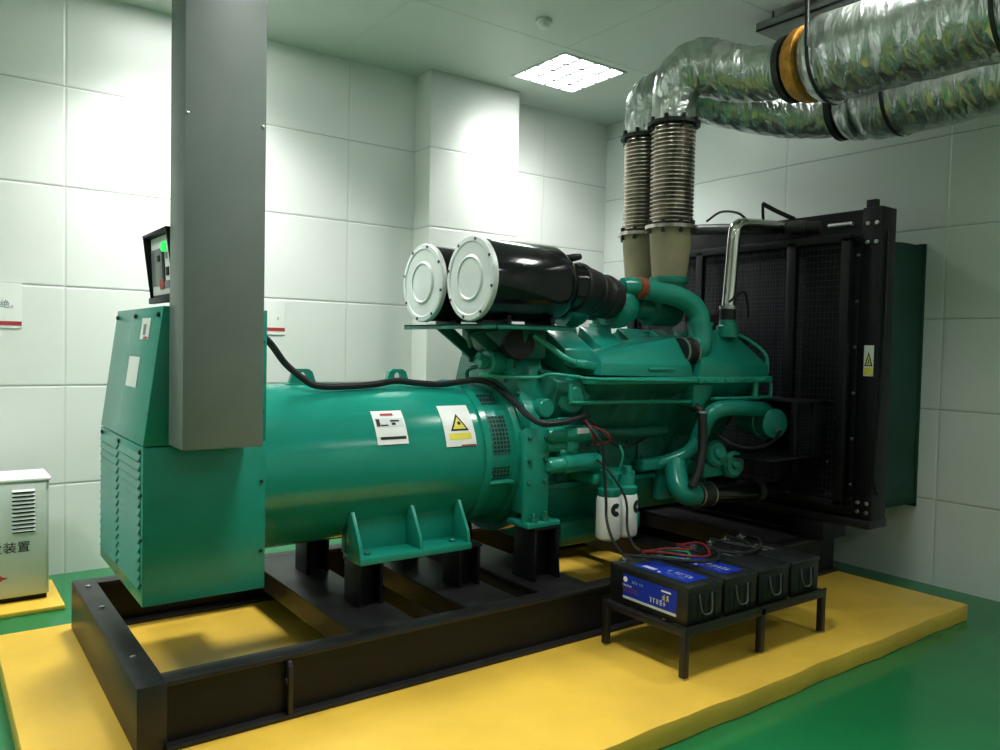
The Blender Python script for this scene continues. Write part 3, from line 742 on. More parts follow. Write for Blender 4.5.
for k in range(8):
    a = 2 * PI * k / 8; ca, sa = math.cos(a), math.sin(a)
    def P3(r, w, x): return (x, EY + r * ca - w * sa, 1.45 + r * sa + w * ca)
    b.hexa([P3(.09, -.06, 4.52), P3(.42, -.12, 4.50), P3(.42, .12, 4.60), P3(.09, .06, 4.58), P3(.09, -.06, 4.525), P3(.42, -.12, 4.505), P3(.42, .12, 4.605), P3(.09, .06, 4.585)], .001)
b.build('fan', 'black', en)
# fuel filters
def fuel_filter(x, y, ang):
    b = MB(); b.lathe((x, y, .525), (0, 0, 1), [(0, .050), (.010, .066), (.02, .071), (.225, .071), (.245, .066), (.25, .052)], 36); f = b.build('fuel_filter', 'filter_white', en, label='white canister filter with black round emblem')
    b = MB(); b.lathe((x, y, .775), (0, 0, 1), [(0, .062), (.012, .066), (.04, .066), (.05, .052), (.11, .050)], 24); b.build('filter_head', 'teal', en)
    # dark letter-C emblem wrapped on the can
    b = MB(); n = 26; R = .0722; az0 = math.radians(ang)
    for i in range(n):
        t0 = math.radians(40 + 280 * i / n); t1 = math.radians(40 + 280 * (i + 1) / n); V = []
        for r, t_ in ((.038, t0), (.038, t1), (.008, t1), (.008, t0)):
            u, w = r * math.cos(t_) * .85, r * math.sin(t_); a = az0 + u / R
            V.append(b.bm.verts.new((x + R * math.cos(a), y + R * math.sin(a), .705 + w)))
        b.bm.faces.new(V)
    b.build('emblem', 'ink', f)
fuel_filter(3.128, 3.20, -98); fuel_filter(3.272, 3.21, -72)
b = MB(); b.box(3.03, 3.36, 3.22, 3.44, .84, .90, .012); b.cyl((3.10, 3.2, .86), (3.10, 3.2, .92), .03); b.cyl((3.285, 3.22, .86), (3.285, 3.22, .93), .03); b.build('filter_bracket', 'teal', en)
pipe([(3.20, 3.20, .90), (3.20, 3.17, 1.0), (3.19, 3.19, 1.06)], .007, 'teal_light', 'fuel_line')
# shelf carrying the air cleaners
b = MB(); b.box(2.36, 2.90, 3.26, 4.22, 1.712, 1.722, .002); b.box(2.36, 2.90, 3.26, 3.268, 1.695, 1.722, .002); b.box(2.36, 2.368, 3.26, 4.22, 1.695, 1.722, .002); b.build('cleaner_shelf', 'teal_dark', en)
for sg in (-1, 1):
    y = my(3.62, sg); b = MB(); b.hexa([(2.70, y - .012, 1.48), (2.80, y - .012, 1.48), (2.80, y + .012, 1.48), (2.70, y + .012, 1.48), (2.37, y - .012, 1.712), (2.49, y - .012, 1.712), (2.49, y + .012, 1.712), (2.37, y + .012, 1.712)], .002); b.build('shelf_brace', 'teal_dark', en)
b = MB(); b.box(2.68, 2.84, 3.44, 4.07, 1.54, 1.712, .01); b.build('shelf_pedestal', 'teal_dark', en)
b = MB(); b.cyl((2.70, 3.55, 1.60), (2.66, 3.45, 1.62), .085, seg=24); b.build('intake_port', 'rubber', en)
# turbochargers
def turbo(sg):
    Y = lambda y: my(y, sg)
    yc = Y(3.535)
    b = MB(); b.lathe((3.40, yc, 1.875), (1, 0, 0), [(0, .095), (.0, .125), (.05, .145), (.10, .14), (.16, .115), (.165, .09)], 36)
    tb_ = b.build('turbo_compressor', 'teal', en)
    b = MB(); b.tube([(3.44, Y(3.45), 1.985), (3.52, Y(3.43), 1.99), (3.60, Y(3.42), 1.975)], .055, 20, 6); b.build('compressor_outlet', 'teal', en)
    b = MB(); b.lathe((3.53, Y(3.425), 1.985), (1, 0, -.1), [(0, .068), (.07, .068)], 24); b.build('outlet_coupling', 'copper', en)
    b = MB(); b.tube([(3.59, Y(3.42), 1.978), (3.72, Y(3.40), 1.962), (3.83, Y(3.37), 1.945), (3.93, Y(3.335), 1.905), (3.98, Y(3.31), 1.84), (3.985, Y(3.30), 1.775)], .066, 24, 8); b.build('charge_air_elbow', 'teal', en)
    b = MB(); b.lathe((3.985, Y(3.30), 1.765), (0, 0, 1), [(0, .085), (.022, .085)], 28); b.build('elbow_flange', 'teal', en)
    b = MB(); b.tube([(3.985, Y(3.30), 1.775), (3.985, Y(3.295), 1.69), (3.96, Y(3.285), 1.62), (3.88, Y(3.28), 1.60)], .078, 24, 8); b.build('charge_air_elbow', 'teal', en)
    b = MB(); b.lathe((3.885, Y(3.28), 1.60), (-1, 0, 0), [(0, .082), (.015, .088), (.03, .078), (.06, .08), (.09, .078), (.105, .088), (.12, .082)], 28); b.build('rubber_coupling', 'rubber', en)
    b = MB()
    for t_ in (.005, .10): b.lathe((3.885 - t_, Y(3.28), 1.60), (-1, 0, 0), [(0, .089), (.014, .089)], 28)
    build_each(b, 'hose_clamp', 'steel', en)
    b = MB(); b.lathe((3.62, yc, 1.87), (1, 0, 0), [(0, .07), (.12, .075), (.14, .11), (.36, .11), (.40, .07)], 32); b.build('turbo_turbine', 'teal_dark', en)
    b = MB(); b.lathe((4.0, Y(3.58), 1.86), (0, 0, 1), [(0, .10), (.19, .105), (.191, .125), (.215, .125)], 32); b.build('exhaust_riser', 'teal', en)
turbo(-1); turbo(1)
b = MB(); b.prism([(3.58, 1.48), (3.93, 1.48), (3.9, 1.68), (3.61, 1.68)], 'X', 3.0, 4.35, .02); b.build('intake_manifold', 'teal_dark', en)  # dark tone puts the shade between the rocker covers into the colour
# chromed vent pipe up to the radiator
b = MB(); b.lathe((4.30, 3.33, 1.70), (0, 0, 1), [(.0, .075), (.07, .072), (.08, .058), (.12, .052)], 24); b.build('vent_neck', 'teal', en)
b = MB(); b.lathe((4.30, 3.33, 1.81), (0, 0, 1), [(0, .053), (.085, .053)], 24); b.build('neck_hose', 'rubber', en)
b = MB(); b.lathe((4.30, 3.33, 1.885), (0, 0, 1), [(0, .058), (.022, .058)], 24); build_each(b, 'hose_clamp', 'steel', en)
pipe([(4.30, 3.33, 1.88), (4.32, 3.325, 2.2), (4.33, 3.32, 2.38), (4.35, 3.32, 2.43), (4.41, 3.32, 2.455), (4.54, 3.32, 2.465), (4.86, 3.32, 2.48)], .042, 'chrome', 'vent_pipe', 8, 20)
pipe([(4.27, 3.30, 1.93), (4.36, 3.26, 2.0), (4.42, 3.27, 1.93), (4.48, 3.3, 1.84)], .008, 'rubber', 'vent_wire')

# ------------------------------------------------------------------ air cleaners
ac = thing('air_cleaner', 'black drum air cleaner with pale round end plate, the front one nearer the camera', 'air cleaner', (2.35, 3.475, 1.722), 'drum air cleaners on the engine shelf')
cy, cz, r = 3.475, 1.962, .226
b = MB(); b.lathe((2.36, cy, cz), (1, 0, 0), [(0, r - .012), (.02, r - .008), (.50, r - .008), (.53, r - .02), (.60, r - .06), (.62, .14), (.74, .135)], 56); b.build('drum', 'black_gloss', ac, ang=30)
b = MB(); b.lathe((2.36, cy, cz), (-1, 0, 0), [(0, r), (.022, r), (.028, r - .006), (.03, r - .03), (.026, r - .036), (.026, .125), (.032, .118), (.034, .112), (.028, .104), (.028, 0)], 56); ep = b.build('end_plate', 'silver', ac, ang=25)
b = MB()
for k in range(8):
    a = 2 * PI * (k + .3) / 8; b.bolt((2.335, cy + (r - .016) * math.cos(a), cz + (r - .016) * math.sin(a)), (-1, 0, 0), .009, .008)
build_each(b, 'plate_screw', 'dark_steel', ep)
b = MB()
for x in (2.50, 2.80): b.box(x, x + .03, cy - .12, cy + .12, 1.722, 1.772, .004)
build_each(b, 'mounting_foot', 'black', ac)
b = MB(); b.lathe((3.06, cy, cz), (1, .08, -.16), [(0, .142), (.015, .148), (.03, .142), (.14, .135), (.15, .128), (.16, .134), (.17, .126), (.25, .125), (.26, .132), (.28, .132), (.34, .122)], 40); b.build('intake_hose', 'rubber', ac)
b = MB()
for t_, rr in ((.01, .1485), (.255, .134)): 
    d = Vector((1, .08, -.16)).normalized(); p = Vector((3.06, cy, cz)) + d * t_; b.lathe(p, d, [(0, rr), (.014, rr)], 40)
build_each(b, 'hose_clamp', 'dark_steel', ac)
b = MB(); b.cyl((3.03, cy, 2.085), (3.04, cy, 2.125), .012, seg=10); b.tube([(3.01, cy, 2.125), (3.05, cy - .01, 2.13), (3.10, cy - .01, 2.14)], [.02, .024, .018], 14, 3); b.build('restriction_gauge', 'black', ac)
dup(ac, (2.35, 3.965, 1.722), 'black drum air cleaner with pale round end plate, the rear one nearer the wall')

# ------------------------------------------------------------------ exhaust bellows
BX, BY = 4.0, 3.58
bw = thing('exhaust_bellows', 'front corrugated steel exhaust bellows on tan pipe above the engine', 'exhaust bellows', (BX, BY, 2.07), 'twin exhaust bellows')
pr = []; z = 2.44; n = 24
for k in range(n):
    zz = k * .0267
    for q, rr in ((0, .124), (.007, .130), (.0125, .145), (.019, .145), (.025, .130)): pr.append((zz + q, rr))
b = MB(); b.lathe((BX, BY, 2.43), (0, 0, 1), pr, 40); b.build('bellows', 'bellows', bw, ang=60)
for z in (2.40, 3.075):
    b = MB(); b.lathe((BX, BY, z), (0, 0, 1), [(0, .172), (.024, .172)], 40); f = b.build('flange', 'dark_steel' if z > 3 else 'bellows', bw)
    c = MB()
    for k in range(8):
        a = 2 * PI * (k + .5) / 8; c.lathe((BX + .150 * math.cos(a), BY + .150 * math.sin(a), z - .03), (0, 0, 1), [(0, .013), (.02, .013), (.021, .007), (.06, .007), (.061, .014), (.085, .014)], 6)
    build_each(c, 'flange_bolt', 'dark_steel', f)
b = MB(); b.lathe((BX, BY, 2.085), (0, 0, 1), [(0, .112), (.15, .128), (.315, .140)], 40); b.build('tan_pipe', 'tan', bw, label='tan heat-stained lower pipe')
b = MB(); b.lathe((BX, BY, 2.065), (0, 0, 1), [(0, .128), (.022, .128)], 40); b.build('base_flange', 'teal', bw)
dup(bw, (4.0 + .10, 3.93, 2.07), 'rear corrugated steel exhaust bellows, partly hidden behind the front one')

# ------------------------------------------------------------------ foil wrapped exhaust ducts
def crumple(o, amp):
    for v in o.data.vertices: v.co += v.normal * random.uniform(-amp, amp)
def duct(nm, label, path, rs, ring_i, big, rbig, col, dirv):
    t = thing(nm, label, 'exhaust duct', path[0], 'foil wrapped exhaust ducts')
    o = MB().tube(path, rs, 36, 9).build('elbow', 'foil', t, ang=180); crumple(o, .006)
    p = Vector(path[-1]); d = Vector(dirv).normalized()
    b = MB(); b.lathe(p, d, [(-.02, rs[-1] + .015), (-.02, rs[-1] + .04), (.005, rs[-1] + .04), (.02, rs[-1] + .04), (.02, rs[-1])], 40); b.build('collar', 'dark_steel', t)
    b = MB(); b.lathe(p + d * .03, d, [(0, rs[-1]), (.01, rs[-1] + .035), (.05, rs[-1] + .06), (.10, rs[-1] + .065), (.11, rs[-1] + .04)], 40); b.build('insulation_ring', col, t)
    ln = (Vector(big) - p).length
    q = p + d * .15; prf = [(-.01, rs[-1] + .03), (.04, rbig * .93), (.08, rbig)]
    k = 26
    for i in range(1, k + 1): prf.append((.08 + (ln - .15) * i / k, rbig * (1 + random.uniform(-.012, .012))))
    b = MB(); b.lathe(q, d, prf, 44); o = b.build('insulated_body', 'foil', t, ang=180); crumple(o, .004)
    return t
duct('exhaust_duct', 'front foil-wrapped exhaust duct with orange ring, nearer the camera', [(4.0, 3.58, 3.10), (4.0, 3.58, 3.26), (4.02, 3.545, 3.38), (4.09, 3.44, 3.445), (4.18, 3.30, 3.40), (4.27, 3.16, 3.37), (4.37, 2.955, 3.37)],
     [.132, .14, .165, .185, .175, .165, .165], 0, (4.37, 1.25, 3.335), .255, 'orange', (.01, -1, -.01))
duct('exhaust_duct', 'rear foil-wrapped exhaust duct running lower along the right wall', [(4.10, 3.93, 3.10), (4.10, 3.93, 3.24), (4.14, 3.90, 3.36), (4.30, 3.80, 3.42), (4.55, 3.62, 3.36), (4.80, 3.40, 3.30), (4.98, 3.20, 3.27), (5.05, 3.02, 3.27)],
     [.132, .14, .165, .175, .17, .17, .17, .17], 0, (5.12, 1.0, 3.30), .25, 'foil', (.02, -1, .01))
# hangers for the ducts
def hanger(x, y, z, r, label):
    t = thing('duct_hanger', label, 'duct hanger', (x, y, z), 'steel strap hangers of the ducts')
    b = MB(); b.cyl((x - r - .012, y, z), (x - r - .03, y, CZ), .012, seg=10); b.build('rod', 'dark_steel', t)
    b = MB(); b.cyl((x + r + .012, y, z), (x + r + .03, y, CZ), .012, seg=10); b.build('rod', 'dark_steel', t)
    b = MB(); n = 24; V = []
    for i in range(n + 1):
        a = PI + PI * i / n
        for dy in (-.012, .012):
            V.append(b.bm.verts.new((x + (r + .012) * math.cos(a), y + dy, z + (r + .012) * math.sin(a))))
    for i in range(n): b.bm.faces.new([V[2 * i], V[2 * i + 1], V[2 * i + 3], V[2 * i + 2]])
    b.build('strap', 'dark_steel', t)
hanger(4.365, 2.68, 3.365, .262, 'dark rod and strap hanger around the front duct beside the orange ring')
hanger(4.38, 1.72, 3.345, .262, 'dark rod and strap hanger around the front duct near the right picture edge')
hanger(5.06, 2.62, 3.28, .255, 'dark rod and strap hanger around the rear duct above the radiator corner')
# ceiling tray
t = thing('cable_tray', 'grey flat cable tray under the ceiling above the big duct', 'cable tray', (4.8, 2.4, 3.86))
b = MB(); b.box(4.62, 4.98, .2, 3.42, 3.80, 3.815, .002); b.box(4.62, 4.632, .2, 3.42, 3.80, 3.86, .002); b.box(4.968, 4.98, .2, 3.42, 3.80, 3.86, .002); b.build('tray', 'grey_paint', t)
b = MB()
for y in (.6, 2.0, 3.3): b.cyl((4.64, y, 3.86), (4.64, y, CZ), .006, seg=8); b.cyl((4.96, y, 3.86), (4.96, y, CZ), .006, seg=8)
build_each(b, 'hanger_rod', 'dark_steel', t)

# ------------------------------------------------------------------ radiator
RX, RY0, RY1, RZ0, RZ1 = 4.92, 2.64, 4.87, .53, 2.555
ra = thing('radiator', 'tall black radiator with wire guard and yellow warning label at the engine end', 'radiator', (4.95, EY, .35))
MB().box(RX + .04, 5.07, RY0 + .12, RY1 - .12, .66, 2.28, 0).build('core', 'core', ra)
for y0, y1 in ((RY0, RY0 + .13), (RY1 - .13, RY1)):
    b = MB(); b.box(RX, 5.10, y0, y1, RZ0, RZ1, .006); b.build('side_frame', 'black', ra)
b = MB(); b.box(RX + .005, 5.09, RY0 + .12, RY1 - .12, 2.27, RZ1 - .005, .02); b.build('top_tank', 'black', ra)
b = MB(); b.box(RX + .005, 5.09, RY0 + .12, RY1 - .12, RZ0 + .005, .68, .015); b.build('bottom_tank', 'black', ra)
b = MB(); b.box(RX - .02, 5.12, RY0 + .0, RY1, RZ0 - .055, RZ0, .005); b.build('base_channel', 'skid', ra)
for y0 in (2.92, 4.36):
    b = MB(); b.box(4.84, 5.12, y0, y0 + .23, .352, RZ0 - .05, .006); b.build('support_leg', 'black', ra)
b = MB(); b.box(3.40, 5.10, 4.32, 4.42, .352, .74, .006); b.build('filler_beam', 'black', ra)  # added black baffle, hides the bright wall behind the engine
b = MB(); b.box(5.07, 5.09, 2.93, 4.85, .352, RZ0 - .05, .003); b.build('filler_panel', 'black', ra)  # added black plate, closes the pale gap below the radiator
for y0, w in ((RY0 + .14, .06), (3.17, .07), (3.97, .06), (RY1 - .2, .06)):
    b = MB(); b.box(RX - .12, RX - .075, y0, y0 + w, .62, 2.36, .004); b.build('guard_post', 'black', ra)
for z in (.60, 2.33):
    b = MB(); b.box(RX - .12, RX + .0, RY0 + .14, RY1 - .14, z, z + .05, .004); b.build('guard_rail', 'black', ra)
b = MB()
y = RY0 + .2
while y < RY1 - .2: b.box(RX - .09, RX - .087, y, y + .003, .65, 2.34, 0); y += .030
z = .66
while z < 2.34: b.box(RX - .094, RX - .09, RY0 + .16, RY1 - .16, z, z + .003, 0); z += .042
b.build('wire_guard', 'mesh', ra)
b = MB(); b.box(RX - .004, RX, RY0 + .13, 3.17, .68, 2.3, .001); 
b.build('shroud_panel', 'black', ra)
b = MB()
for z in (.75, 1.05, 1.35, 1.65, 1.95, 2.25): b.bolt((RX - .0, RY0 + .145, z), (-1, 0, 0), .012, .014)
for z in (.58, .64):
    for y in (RY0 + .03, RY0 + .09): b.bolt((RX, y, z), (-1, 0, 0), .014, .014)
for z in (2.33, 2.45):
    for y in (RY0 + .03, RY0 + .09): b.bolt((RX, y, z), (-1, 0, 0), .014, .012)
for y, z in ((2.9, 1.18), (2.95, .88), (2.86, 1.3)): b.bolt((RX - .006, y, z), (-1, 0, 0), .011, .01)
build_each(b, 'frame_bolt', 'steel', ra)
b = MB(); b.box(RX + .01, RX + .05, RY0 + .045, RY0 + .115, RZ1 - .01, RZ1 + .05, .004); b.build('lifting_lug', 'black', ra)
b = MB(); b.box(RX - .003, RX - .001, 2.66, 2.725, 1.465, 1.665, 0); wl = b.build('warning_label', 'white', ra, label='white label with yellow warning triangle')
b = MB(); b.poly([(RX - .0035, 2.665, 1.53), (RX - .0035, 2.72, 1.53), (RX - .0035, 2.6925, 1.625)], [(0, 1, 2)]); b.build('triangle_border', 'ink', wl)
b = MB(); b.poly([(RX - .0042, 2.675, 1.537), (RX - .0042, 2.71, 1.537), (RX - .0042, 2.6925, 1.605)], [(0, 1, 2)]); b.build('triangle', 'yellow_label', wl)
b = MB(); b.poly([(RX - .0048, 2.688, 1.545), (RX - .0048, 2.697, 1.545), (RX - .0048, 2.6925, 1.582)], [(0, 1, 2)]); b.build('lightning_symbol', 'ink', wl)
b = MB(); b.box(RX - .0040, RX - .003, 2.664, 2.721, 1.472, 1.518, 0); b.build('yellow_band', 'yellow_label', wl)
b = MB(); b.tube([(4.86, 2.80, 2.45), (4.88, 2.98, 2.455)], .016, 12, 1); b.build('drain_tap', 'steel', ra)
b = MB(); b.tube([(4.86, 2.84, .66), (4.91, 2.94, .655)], [.02, .026], 12, 1); b.build('drain_tap', 'dark_steel', ra)
b = MB(); b.tube([(4.84, 4.14, 2.55), (4.84, 3.8, 2.52), (4.84, 3.5, 2.49), (4.86, 3.32, 2.48), (4.90, 3.05, 2.46)], .04, 18, 6); b.build('coolant_header', 'dark_steel', ra)
b = MB(); b.tube([(4.85, 3.98, 2.60), (4.85, 3.85, 2.655), (4.85, 3.70, 2.63), (4.86, 3.62, 2.57)], .009, 10, 6); b.build('overflow_hose', 'rubber', ra)
b = MB(); b.tube([(4.92, 3.52, 2.54), (4.90, 3.515, 2.61), (4.89, 3.51, 2.675)], .010, 10, 4); b.tube([(4.89, 3.51, 2.675), (4.90, 3.40, 2.61), (4.93, 3.28, 2.545)], .016, 10, 4); b.build('filler_hook', 'black', ra)
b = MB(); b.cyl((4.86, 3.26, 2.475), (4.87, 3.14, 2.465), .05, seg=20, ch=.01); b.build('hose_joint', 'rubber', ra)
# belt guard box in front of the core
b = MB(); b.box(4.30, 4.70, 2.90, 2.915, .95, 1.28, .002)
b2 = MB(); x = 4.52
while x < 4.70: b2.box(x, x + .004, 2.95, 2.954, .95, 1.28, 0); x += .022
z = .96
while z < 1.28: b2.box(4.52, 4.70, 2.954, 2.957, z, z + .004, 0); z += .022
b2.build('belt_guard_mesh', 'mesh', ra); b.bm.free()
b = MB(); b.box(4.50, 4.92, 2.92, 3.36, 1.285, 1.295, .002); b.box(4.20, 4.92, 2.92, 3.36, .925, .94, .002); b.box(4.50, 4.52, 2.93, 2.97, .93, 1.29, .002); b.box(4.70, 4.72, 2.93, 2.97, .93, 1.29, .002); b.box(4.72, 4.92, 2.93, 3.3, .93, 1.29, .002)
b.build('belt_guard', 'black', ra)
b = MB(); b.tube([(4.99, RY0 - .008, 2.40), (4.98, RY0 - .012, 1.9), (4.97, RY0 - .012, 1.4), (4.94, RY0 - .015, .95), (4.94, RY0 - .012, .78), (4.98, RY0 - .01, .70)], .008, 8, 6); b.build('sensor_cable', 'rubber', ra)
# canvas duct to the wall opening
cd = thing('canvas_duct', 'dark green canvas air duct between the radiator and the right wall', 'canvas duct', (5.4, EY, .53))
b = MB()
nx, ny = 7, 26
ring = []
def rect(t_):
    y0, y1, z0, z1 = 2.745, 4.77, .55, 2.38
    P = [(y0, z0), (y0, z1), (y1, z1), (y1, z0)]; return P
cols = []
for i in range(nx + 1):
    x = 5.10 + (XR - 5.10) * i / nx; s = math.sin(PI * i / nx) * .02; row = []
    P = rect(0)
    for j in range(4):
        (ya, za), (yb, zb) = P[j], P[(j + 1) % 4]
        for k in range(ny):
            f = k / ny; y = ya + (yb - ya) * f; z = za + (zb - za) * f
            y += (EY - y) / 1.05 * s * 1.2 + random.uniform(-.006, .006); z += random.uniform(-.006, .006)
            row.append(b.bm.verts.new((x, y, z)))
    cols.append(row)
m_ = 4 * ny
for A, B in zip(cols, cols[1:]):
    for k in range(m_): b.bm.faces.new([A[k], A[(k + 1) % m_], B[(k + 1) % m_], B[k]])
b.build('canvas', 'canvas', cd, ang=180)
b = MB()
for ya, yb, za, zb in ((2.728, 4.79, 2.375, 2.392), (2.728, 4.79, .535, .555), (2.728, 2.75, .54, 2.39), (4.768, 4.79, .54, 2.39)): b.box(XR - .02, XR - .001, ya, yb, za, zb, .002)
b.build('wall_frame', 'canvas', cd)

# ------------------------------------------------------------------ battery rack and batteries
rk = thing('battery_rack', 'low black angle-iron rack carrying four batteries on the yellow foundation', 'battery rack', (3.36, 2.61, .10))
A0, A1, B0, B1, RT = 2.782, 3.922, 2.332, 2.875, .332
b = MB()
for y in (B0, B1 - .035): b.box(A0, A1, y, y + .035, RT - .035, RT, .002)
for x in (A0, A1 - .035): b.box(x, x + .035, B0 + .03, B1 - .03, RT - .035, RT - .001, .002)
b.box(3.352, 3.387, B0, B1, RT - .035, RT - .002, .002)
for y in (B0, B1 - .004): b.box(A0, A1, y, y + .004, RT, RT + .012, 0)
b.build('frame', 'skid', rk)
b = MB()
for y in (2.47, 2.60, 2.73): b.box(A0 + .02, A1 - .02, y - .018, y + .018, RT - .012, RT - .001, .001)
build_each(b, 'slat', 'skid', rk)
for x in (A0, 3.352, A1 - .035):
    for y in (B0, B1 - .035):
        b = MB(); b.box(x + .001, x + .034, y + .001, y + .034, .108, RT - .034, .002); b.build('leg', 'skid', rk)
        b = MB(); b.cyl((x + .017, y + .017, .10), (x + .017, y + .017, .112), .014, seg=12); b.build('leg_foot', 'steel', rk)
def battery(x, label, style):
    w, y0, y1, z0, z1 = .250, 2.350, 2.860, RT, RT + .19
    t = thing('battery', label, 'battery', (x + w / 2, (y0 + y1) / 2, z0), 'starter batteries on the rack')
    b = MB(); b.box(x, x + w, y0, y1, z0, z1 - .012, .012)
    for k in range(5): b.box(x + .03 + k * .04, x + .045 + k * .04, y0 - .003, y0 + .01, z0 + .02, z1 - .05, .002)
    c = b.build('case', 'battery', t)
    b = MB(); b.box(x - .002, x + w + .002, y0 - .004, y1 + .002, z1 - .03, z1, .010); lid = b.build('lid', 'battery_lid', t)
    b = MB(); xm = x + w * .5
    b.tube([(xm - .05, y0 - .004, z1 - .045), (xm - .045, y0 - .012, z1 - .10), (xm - .03, y0 - .02, z1 - .135), (xm + .02, y0 - .02, z1 - .135), (xm + .035, y0 - .012, z1 - .10), (xm + .04, y0 - .004, z1 - .045)], .0036, 8, 5)
    b.build('rope_handle', 'rope', t)
    for dx in (.055, w - .055):
        b = MB(); b.lathe((x + dx, y1 - .045, z1), (0, 0, 1), [(0, .016), (.02, .013), (.022, .008), (.032, .008)], 14); b.box(x + dx - .018, x + dx + .018, y1 - .065, y1 - .03, z1 + .008, z1 + .02, .002); b.build('terminal', 'steel', t)
    if style in ('blue', 'blue_side'):
        b = MB(); b.box(x + .05, x + w - .045, y0 + .05, y1 - .11, z1, z1 + .0012, 0); tl = b.build('top_label', 'blue', t, label='blue printed top label')
        print_marks((x + .115, y0 + .24, z1 + .0016), (0, -1, 0), (1, 0, 0), .16, .034, 7, 'white', tl, seed=int(x * 1000)); print_marks((x + .085, y0 + .22, z1 + .0016), (0, -1, 0), (1, 0, 0), .12, .014, 9, 'silver', tl, seed=int(x * 777))
        b = MB()
        for i in range(3): b.box(x + .075 + i * .012, x + .081 + i * .012, y0 + .28, y0 + .36, z1 + .0012, z1 + .0018, 0)
        b.lathe((x + .075, y0 + .245, z1 + .0012), (0, 0, 1), [(0, .009), (.0008, .009)], 12)
        b.build('label_print', 'white', tl)
    else:
        print_marks((x + .14, y0 + .34, z1 + .0006), (0, -1, 0), (1, 0, 0), .13, .026, 6, 'silver', lid, seed=int(x * 555))
        b = MB(); b.box(x + .10, x + .105, y0 + .22, y0 + .34, z1, z1 + .0008, 0); b.build('label_print', 'silver', lid)
    if style == 'blue_side':
        F = x - .0008
        b = MB(); b.box(F - .0008, F, 2.415, 2.76, z0 + .045, z0 + .155, 0); sl = b.build('side_label', 'blue', t, label='blue printed side label')
        E_ = F - .001
        b = MB(); b.box(E_ - .0005, E_, 2.415, 2.76, z0 + .034, z0 + .047, 0); b.build('label_stripe', 'silver', sl)
        b = MB(); b.lathe((E_, 2.745, z0 + .13), (-1, 0, 0), [(0, .014), (.0006, .014)], 16); b.build('emblem', 'white', sl)
        print_marks((E_ - .0002, 2.505, z0 + .092), (0, -1, 0), (0, 0, 1), .05, .026, 2, 'yellow_label', sl, seed=5)
        print_marks((E_ - .0002, 2.585, z0 + .062), (0, -1, 0), (0, 0, 1), .13, .024, 6, 'white', sl, seed=8)
        print_marks((E_ - .0002, 2.70, z0 + .12), (0, -1, 0), (0, 0, 1), .075, .012, 6, 'silver', sl, seed=11)
        b = MB()
        pass
        print_marks((E_ - .0002, 2.765, z0 + .096), (0, -1, 0), (0, 0, 1), .065, .009, 7, 'white', sl, seed=4); print_marks((E_ - .0002, 2.765, z0 + .082), (0, -1, 0), (0, 0, 1), .12, .009, 10, 'copper', sl, lines=2, seed=6)
        b = MB(); b.box(E_ - .0004, E_, 2.45, 2.51, z0 + .13, z0 + .138, 0); b.build('label_print', 'white', sl)
    return t
BX_ = (2.815, 3.083, 3.353, 3.622)
battery(BX_[0], 'black battery with blue labels on side and top, nearest the skid corner at left', 'blue_side')
battery(BX_[1], 'black battery with blue top label, second on the rack from the left', 'blue')
battery(BX_[2], 'all-black battery beside the blue-topped ones, third on the rack from the left', 'plain')
battery(BX_[3], 'all-black battery at the right end of the rack, nearest the radiator', 'plain')
ZT = RT + .19
def cable(pts, r, m_, label, nm='battery_cable', cat='cable', n=8):
    o = MB().tube(pts, r, 8, n).build(nm, m_); tag(o, label, cat); return o
TY = 2.817
cable([(2.867, TY, ZT + .03), (2.93, 2.76, ZT + .035), (3.05, 2.66, ZT + .03), (3.12, 2.62, ZT + .02), (3.19, 2.68, ZT + .04), (3.14, TY, ZT + .03)], .008, 'green_wire', 'green cable curving over the two blue-topped batteries')
cable([(3.002, TY, ZT + .03), (3.04, 2.74, ZT + .045), (3.15, 2.62, ZT + .035), (3.27, 2.60, ZT + .03), (3.33, 2.70, ZT + .06), (3.275, TY, ZT + .035)], .007, 'red_wire', 'thick red cable looping over the second battery lid')
cable([(2.867, TY, ZT + .035), (2.95, 2.70, ZT + .04), (3.1, 2.56, ZT + .03), (3.25, 2.54, ZT + .025), (3.36, 2.62, ZT + .03), (3.415, TY, ZT + .03)], .010, 'rubber', 'black cable looping across the front of the blue-topped battery lids')
cable([(3.002, TY, ZT + .035), (3.10, 2.72, ZT + .06), (3.2, 2.66, ZT + .055), (3.275, TY, ZT + .04)], .006, 'red_wire', 'short red jumper cable between the first and second batteries')
cable([(3.55, TY, ZT + .03), (3.57, 2.70, ZT + .03), (3.63, 2.62, ZT + .02), (3.68, 2.70, ZT + .03), (3.69, TY, ZT + .03)], .010, 'rubber', 'short black jumper cable between the two all-black batteries')
cable([(3.825, TY, ZT + .03), (3.78, 2.66, ZT + .03), (3.60, 2.56, ZT + .02), (3.45, 2.58, ZT + .02), (3.36, 2.70, ZT + .03)], .009, 'rubber', 'black cable sagging across the lids of the all-black batteries')
cable([(2.96, 3.24, 1.20), (2.955, 3.13, 1.13), (2.98, 3.11, 1.08), (2.99, 3.10, .94), (2.99, 3.08, .78), (2.97, 3.05, .68), (2.92, 2.95, .60), (2.88, 2.84, ZT + .035)], .008, 'rubber', 'dark starter cable hanging from the engine past the left white filter', 'starter_cable')
cable([(3.03, 3.20, .985), (3.06, 3.14, .93), (3.12, 3.09, .82), (3.15, 3.08, .74), (3.13, 3.05, .61), (3.08, 2.95, .55), (3.01, 2.83, ZT + .035)], .007, 'dark_steel', 'thin grey cable hanging between the two white filters', 'starter_cable')
cable([(2.95, 3.22, 1.205), (2.95, 3.17, 1.16), (2.965, 3.16, 1.10), (2.99, 3.2, 1.07)], .006, 'red_wire', 'red cable loop hanging by the starter motors, left of a second red loop', 'starter_cable')
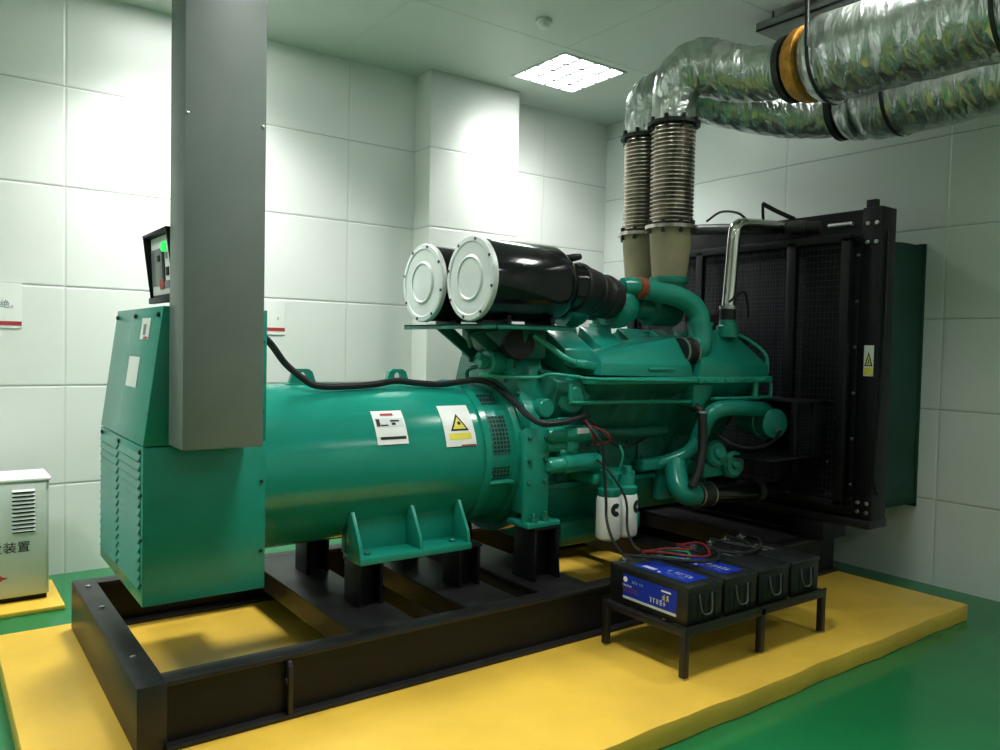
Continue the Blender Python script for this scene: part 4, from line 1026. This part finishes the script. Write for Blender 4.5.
cable([(3.02, 3.24, 1.17), (3.055, 3.16, 1.14), (3.075, 3.15, 1.09), (3.06, 3.24, 1.06)], .006, 'red_wire', 'red cable loop hanging by the starter motors, right of the first red loop', 'starter_cable')
cable([(1.19, 3.58, 1.66), (1.29, 3.6, 1.61), (1.39, 3.63, 1.50), (1.46, 3.60, 1.435), (1.53, 3.59, 1.395), (1.69, 3.60, 1.389), (1.86, 3.62, 1.397), (1.99, 3.64, 1.412), (2.10, 3.63, 1.402), (2.24, 3.61, 1.393), (2.36, 3.60, 1.405), (2.45, 3.59, 1.415), (2.52, 3.56, 1.405), (2.56, 3.50, 1.37), (2.585, 3.38, 1.30), (2.595, 3.27, 1.235), (2.65, 3.2, 1.20), (2.83, 3.21, 1.21), (3.0, 3.25, 1.23)], .017, 'rubber', 'thick black cable draped over the teal alternator drum', 'power_cable')

# ------------------------------------------------------------------ world, camera, colour
w = bpy.data.worlds.new('World'); scene.world = w; w.use_nodes = True
w.node_tree.nodes['Background'].inputs[0].default_value = (0.8, 0.9, 0.82, 1); w.node_tree.nodes['Background'].inputs[1].default_value = 0.02
yaw, pit, rol, F = .9384, .0353, .0221, 787.0
fwd = Vector((math.cos(yaw) * math.cos(pit), math.sin(yaw) * math.cos(pit), -math.sin(pit)))
r0 = Vector((math.sin(yaw), -math.cos(yaw), 0)); u0 = r0.cross(fwd)
rr = r0 * math.cos(rol) + u0 * math.sin(rol); uu = -r0 * math.sin(rol) + u0 * math.cos(rol)
cam = bpy.data.cameras.new('camera'); cam.sensor_width = 36; cam.lens = F / 1000 * 36; cam.clip_start = .02
cobj = bpy.data.objects.new('camera', cam); COL.objects.link(cobj)
mm = Matrix((( rr.x, uu.x, -fwd.x, 0), (rr.y, uu.y, -fwd.y, 0), (rr.z, uu.z, -fwd.z, 1.6), (0, 0, 0, 1)))
cobj.matrix_world = mm
scene.camera = cobj
scene.view_settings.view_transform = 'Standard'
scene.view_settings.look = 'None'
scene.view_settings.exposure = 0.07
scene.view_settings.gamma = 0.93
scene.cycles.max_bounces = 8
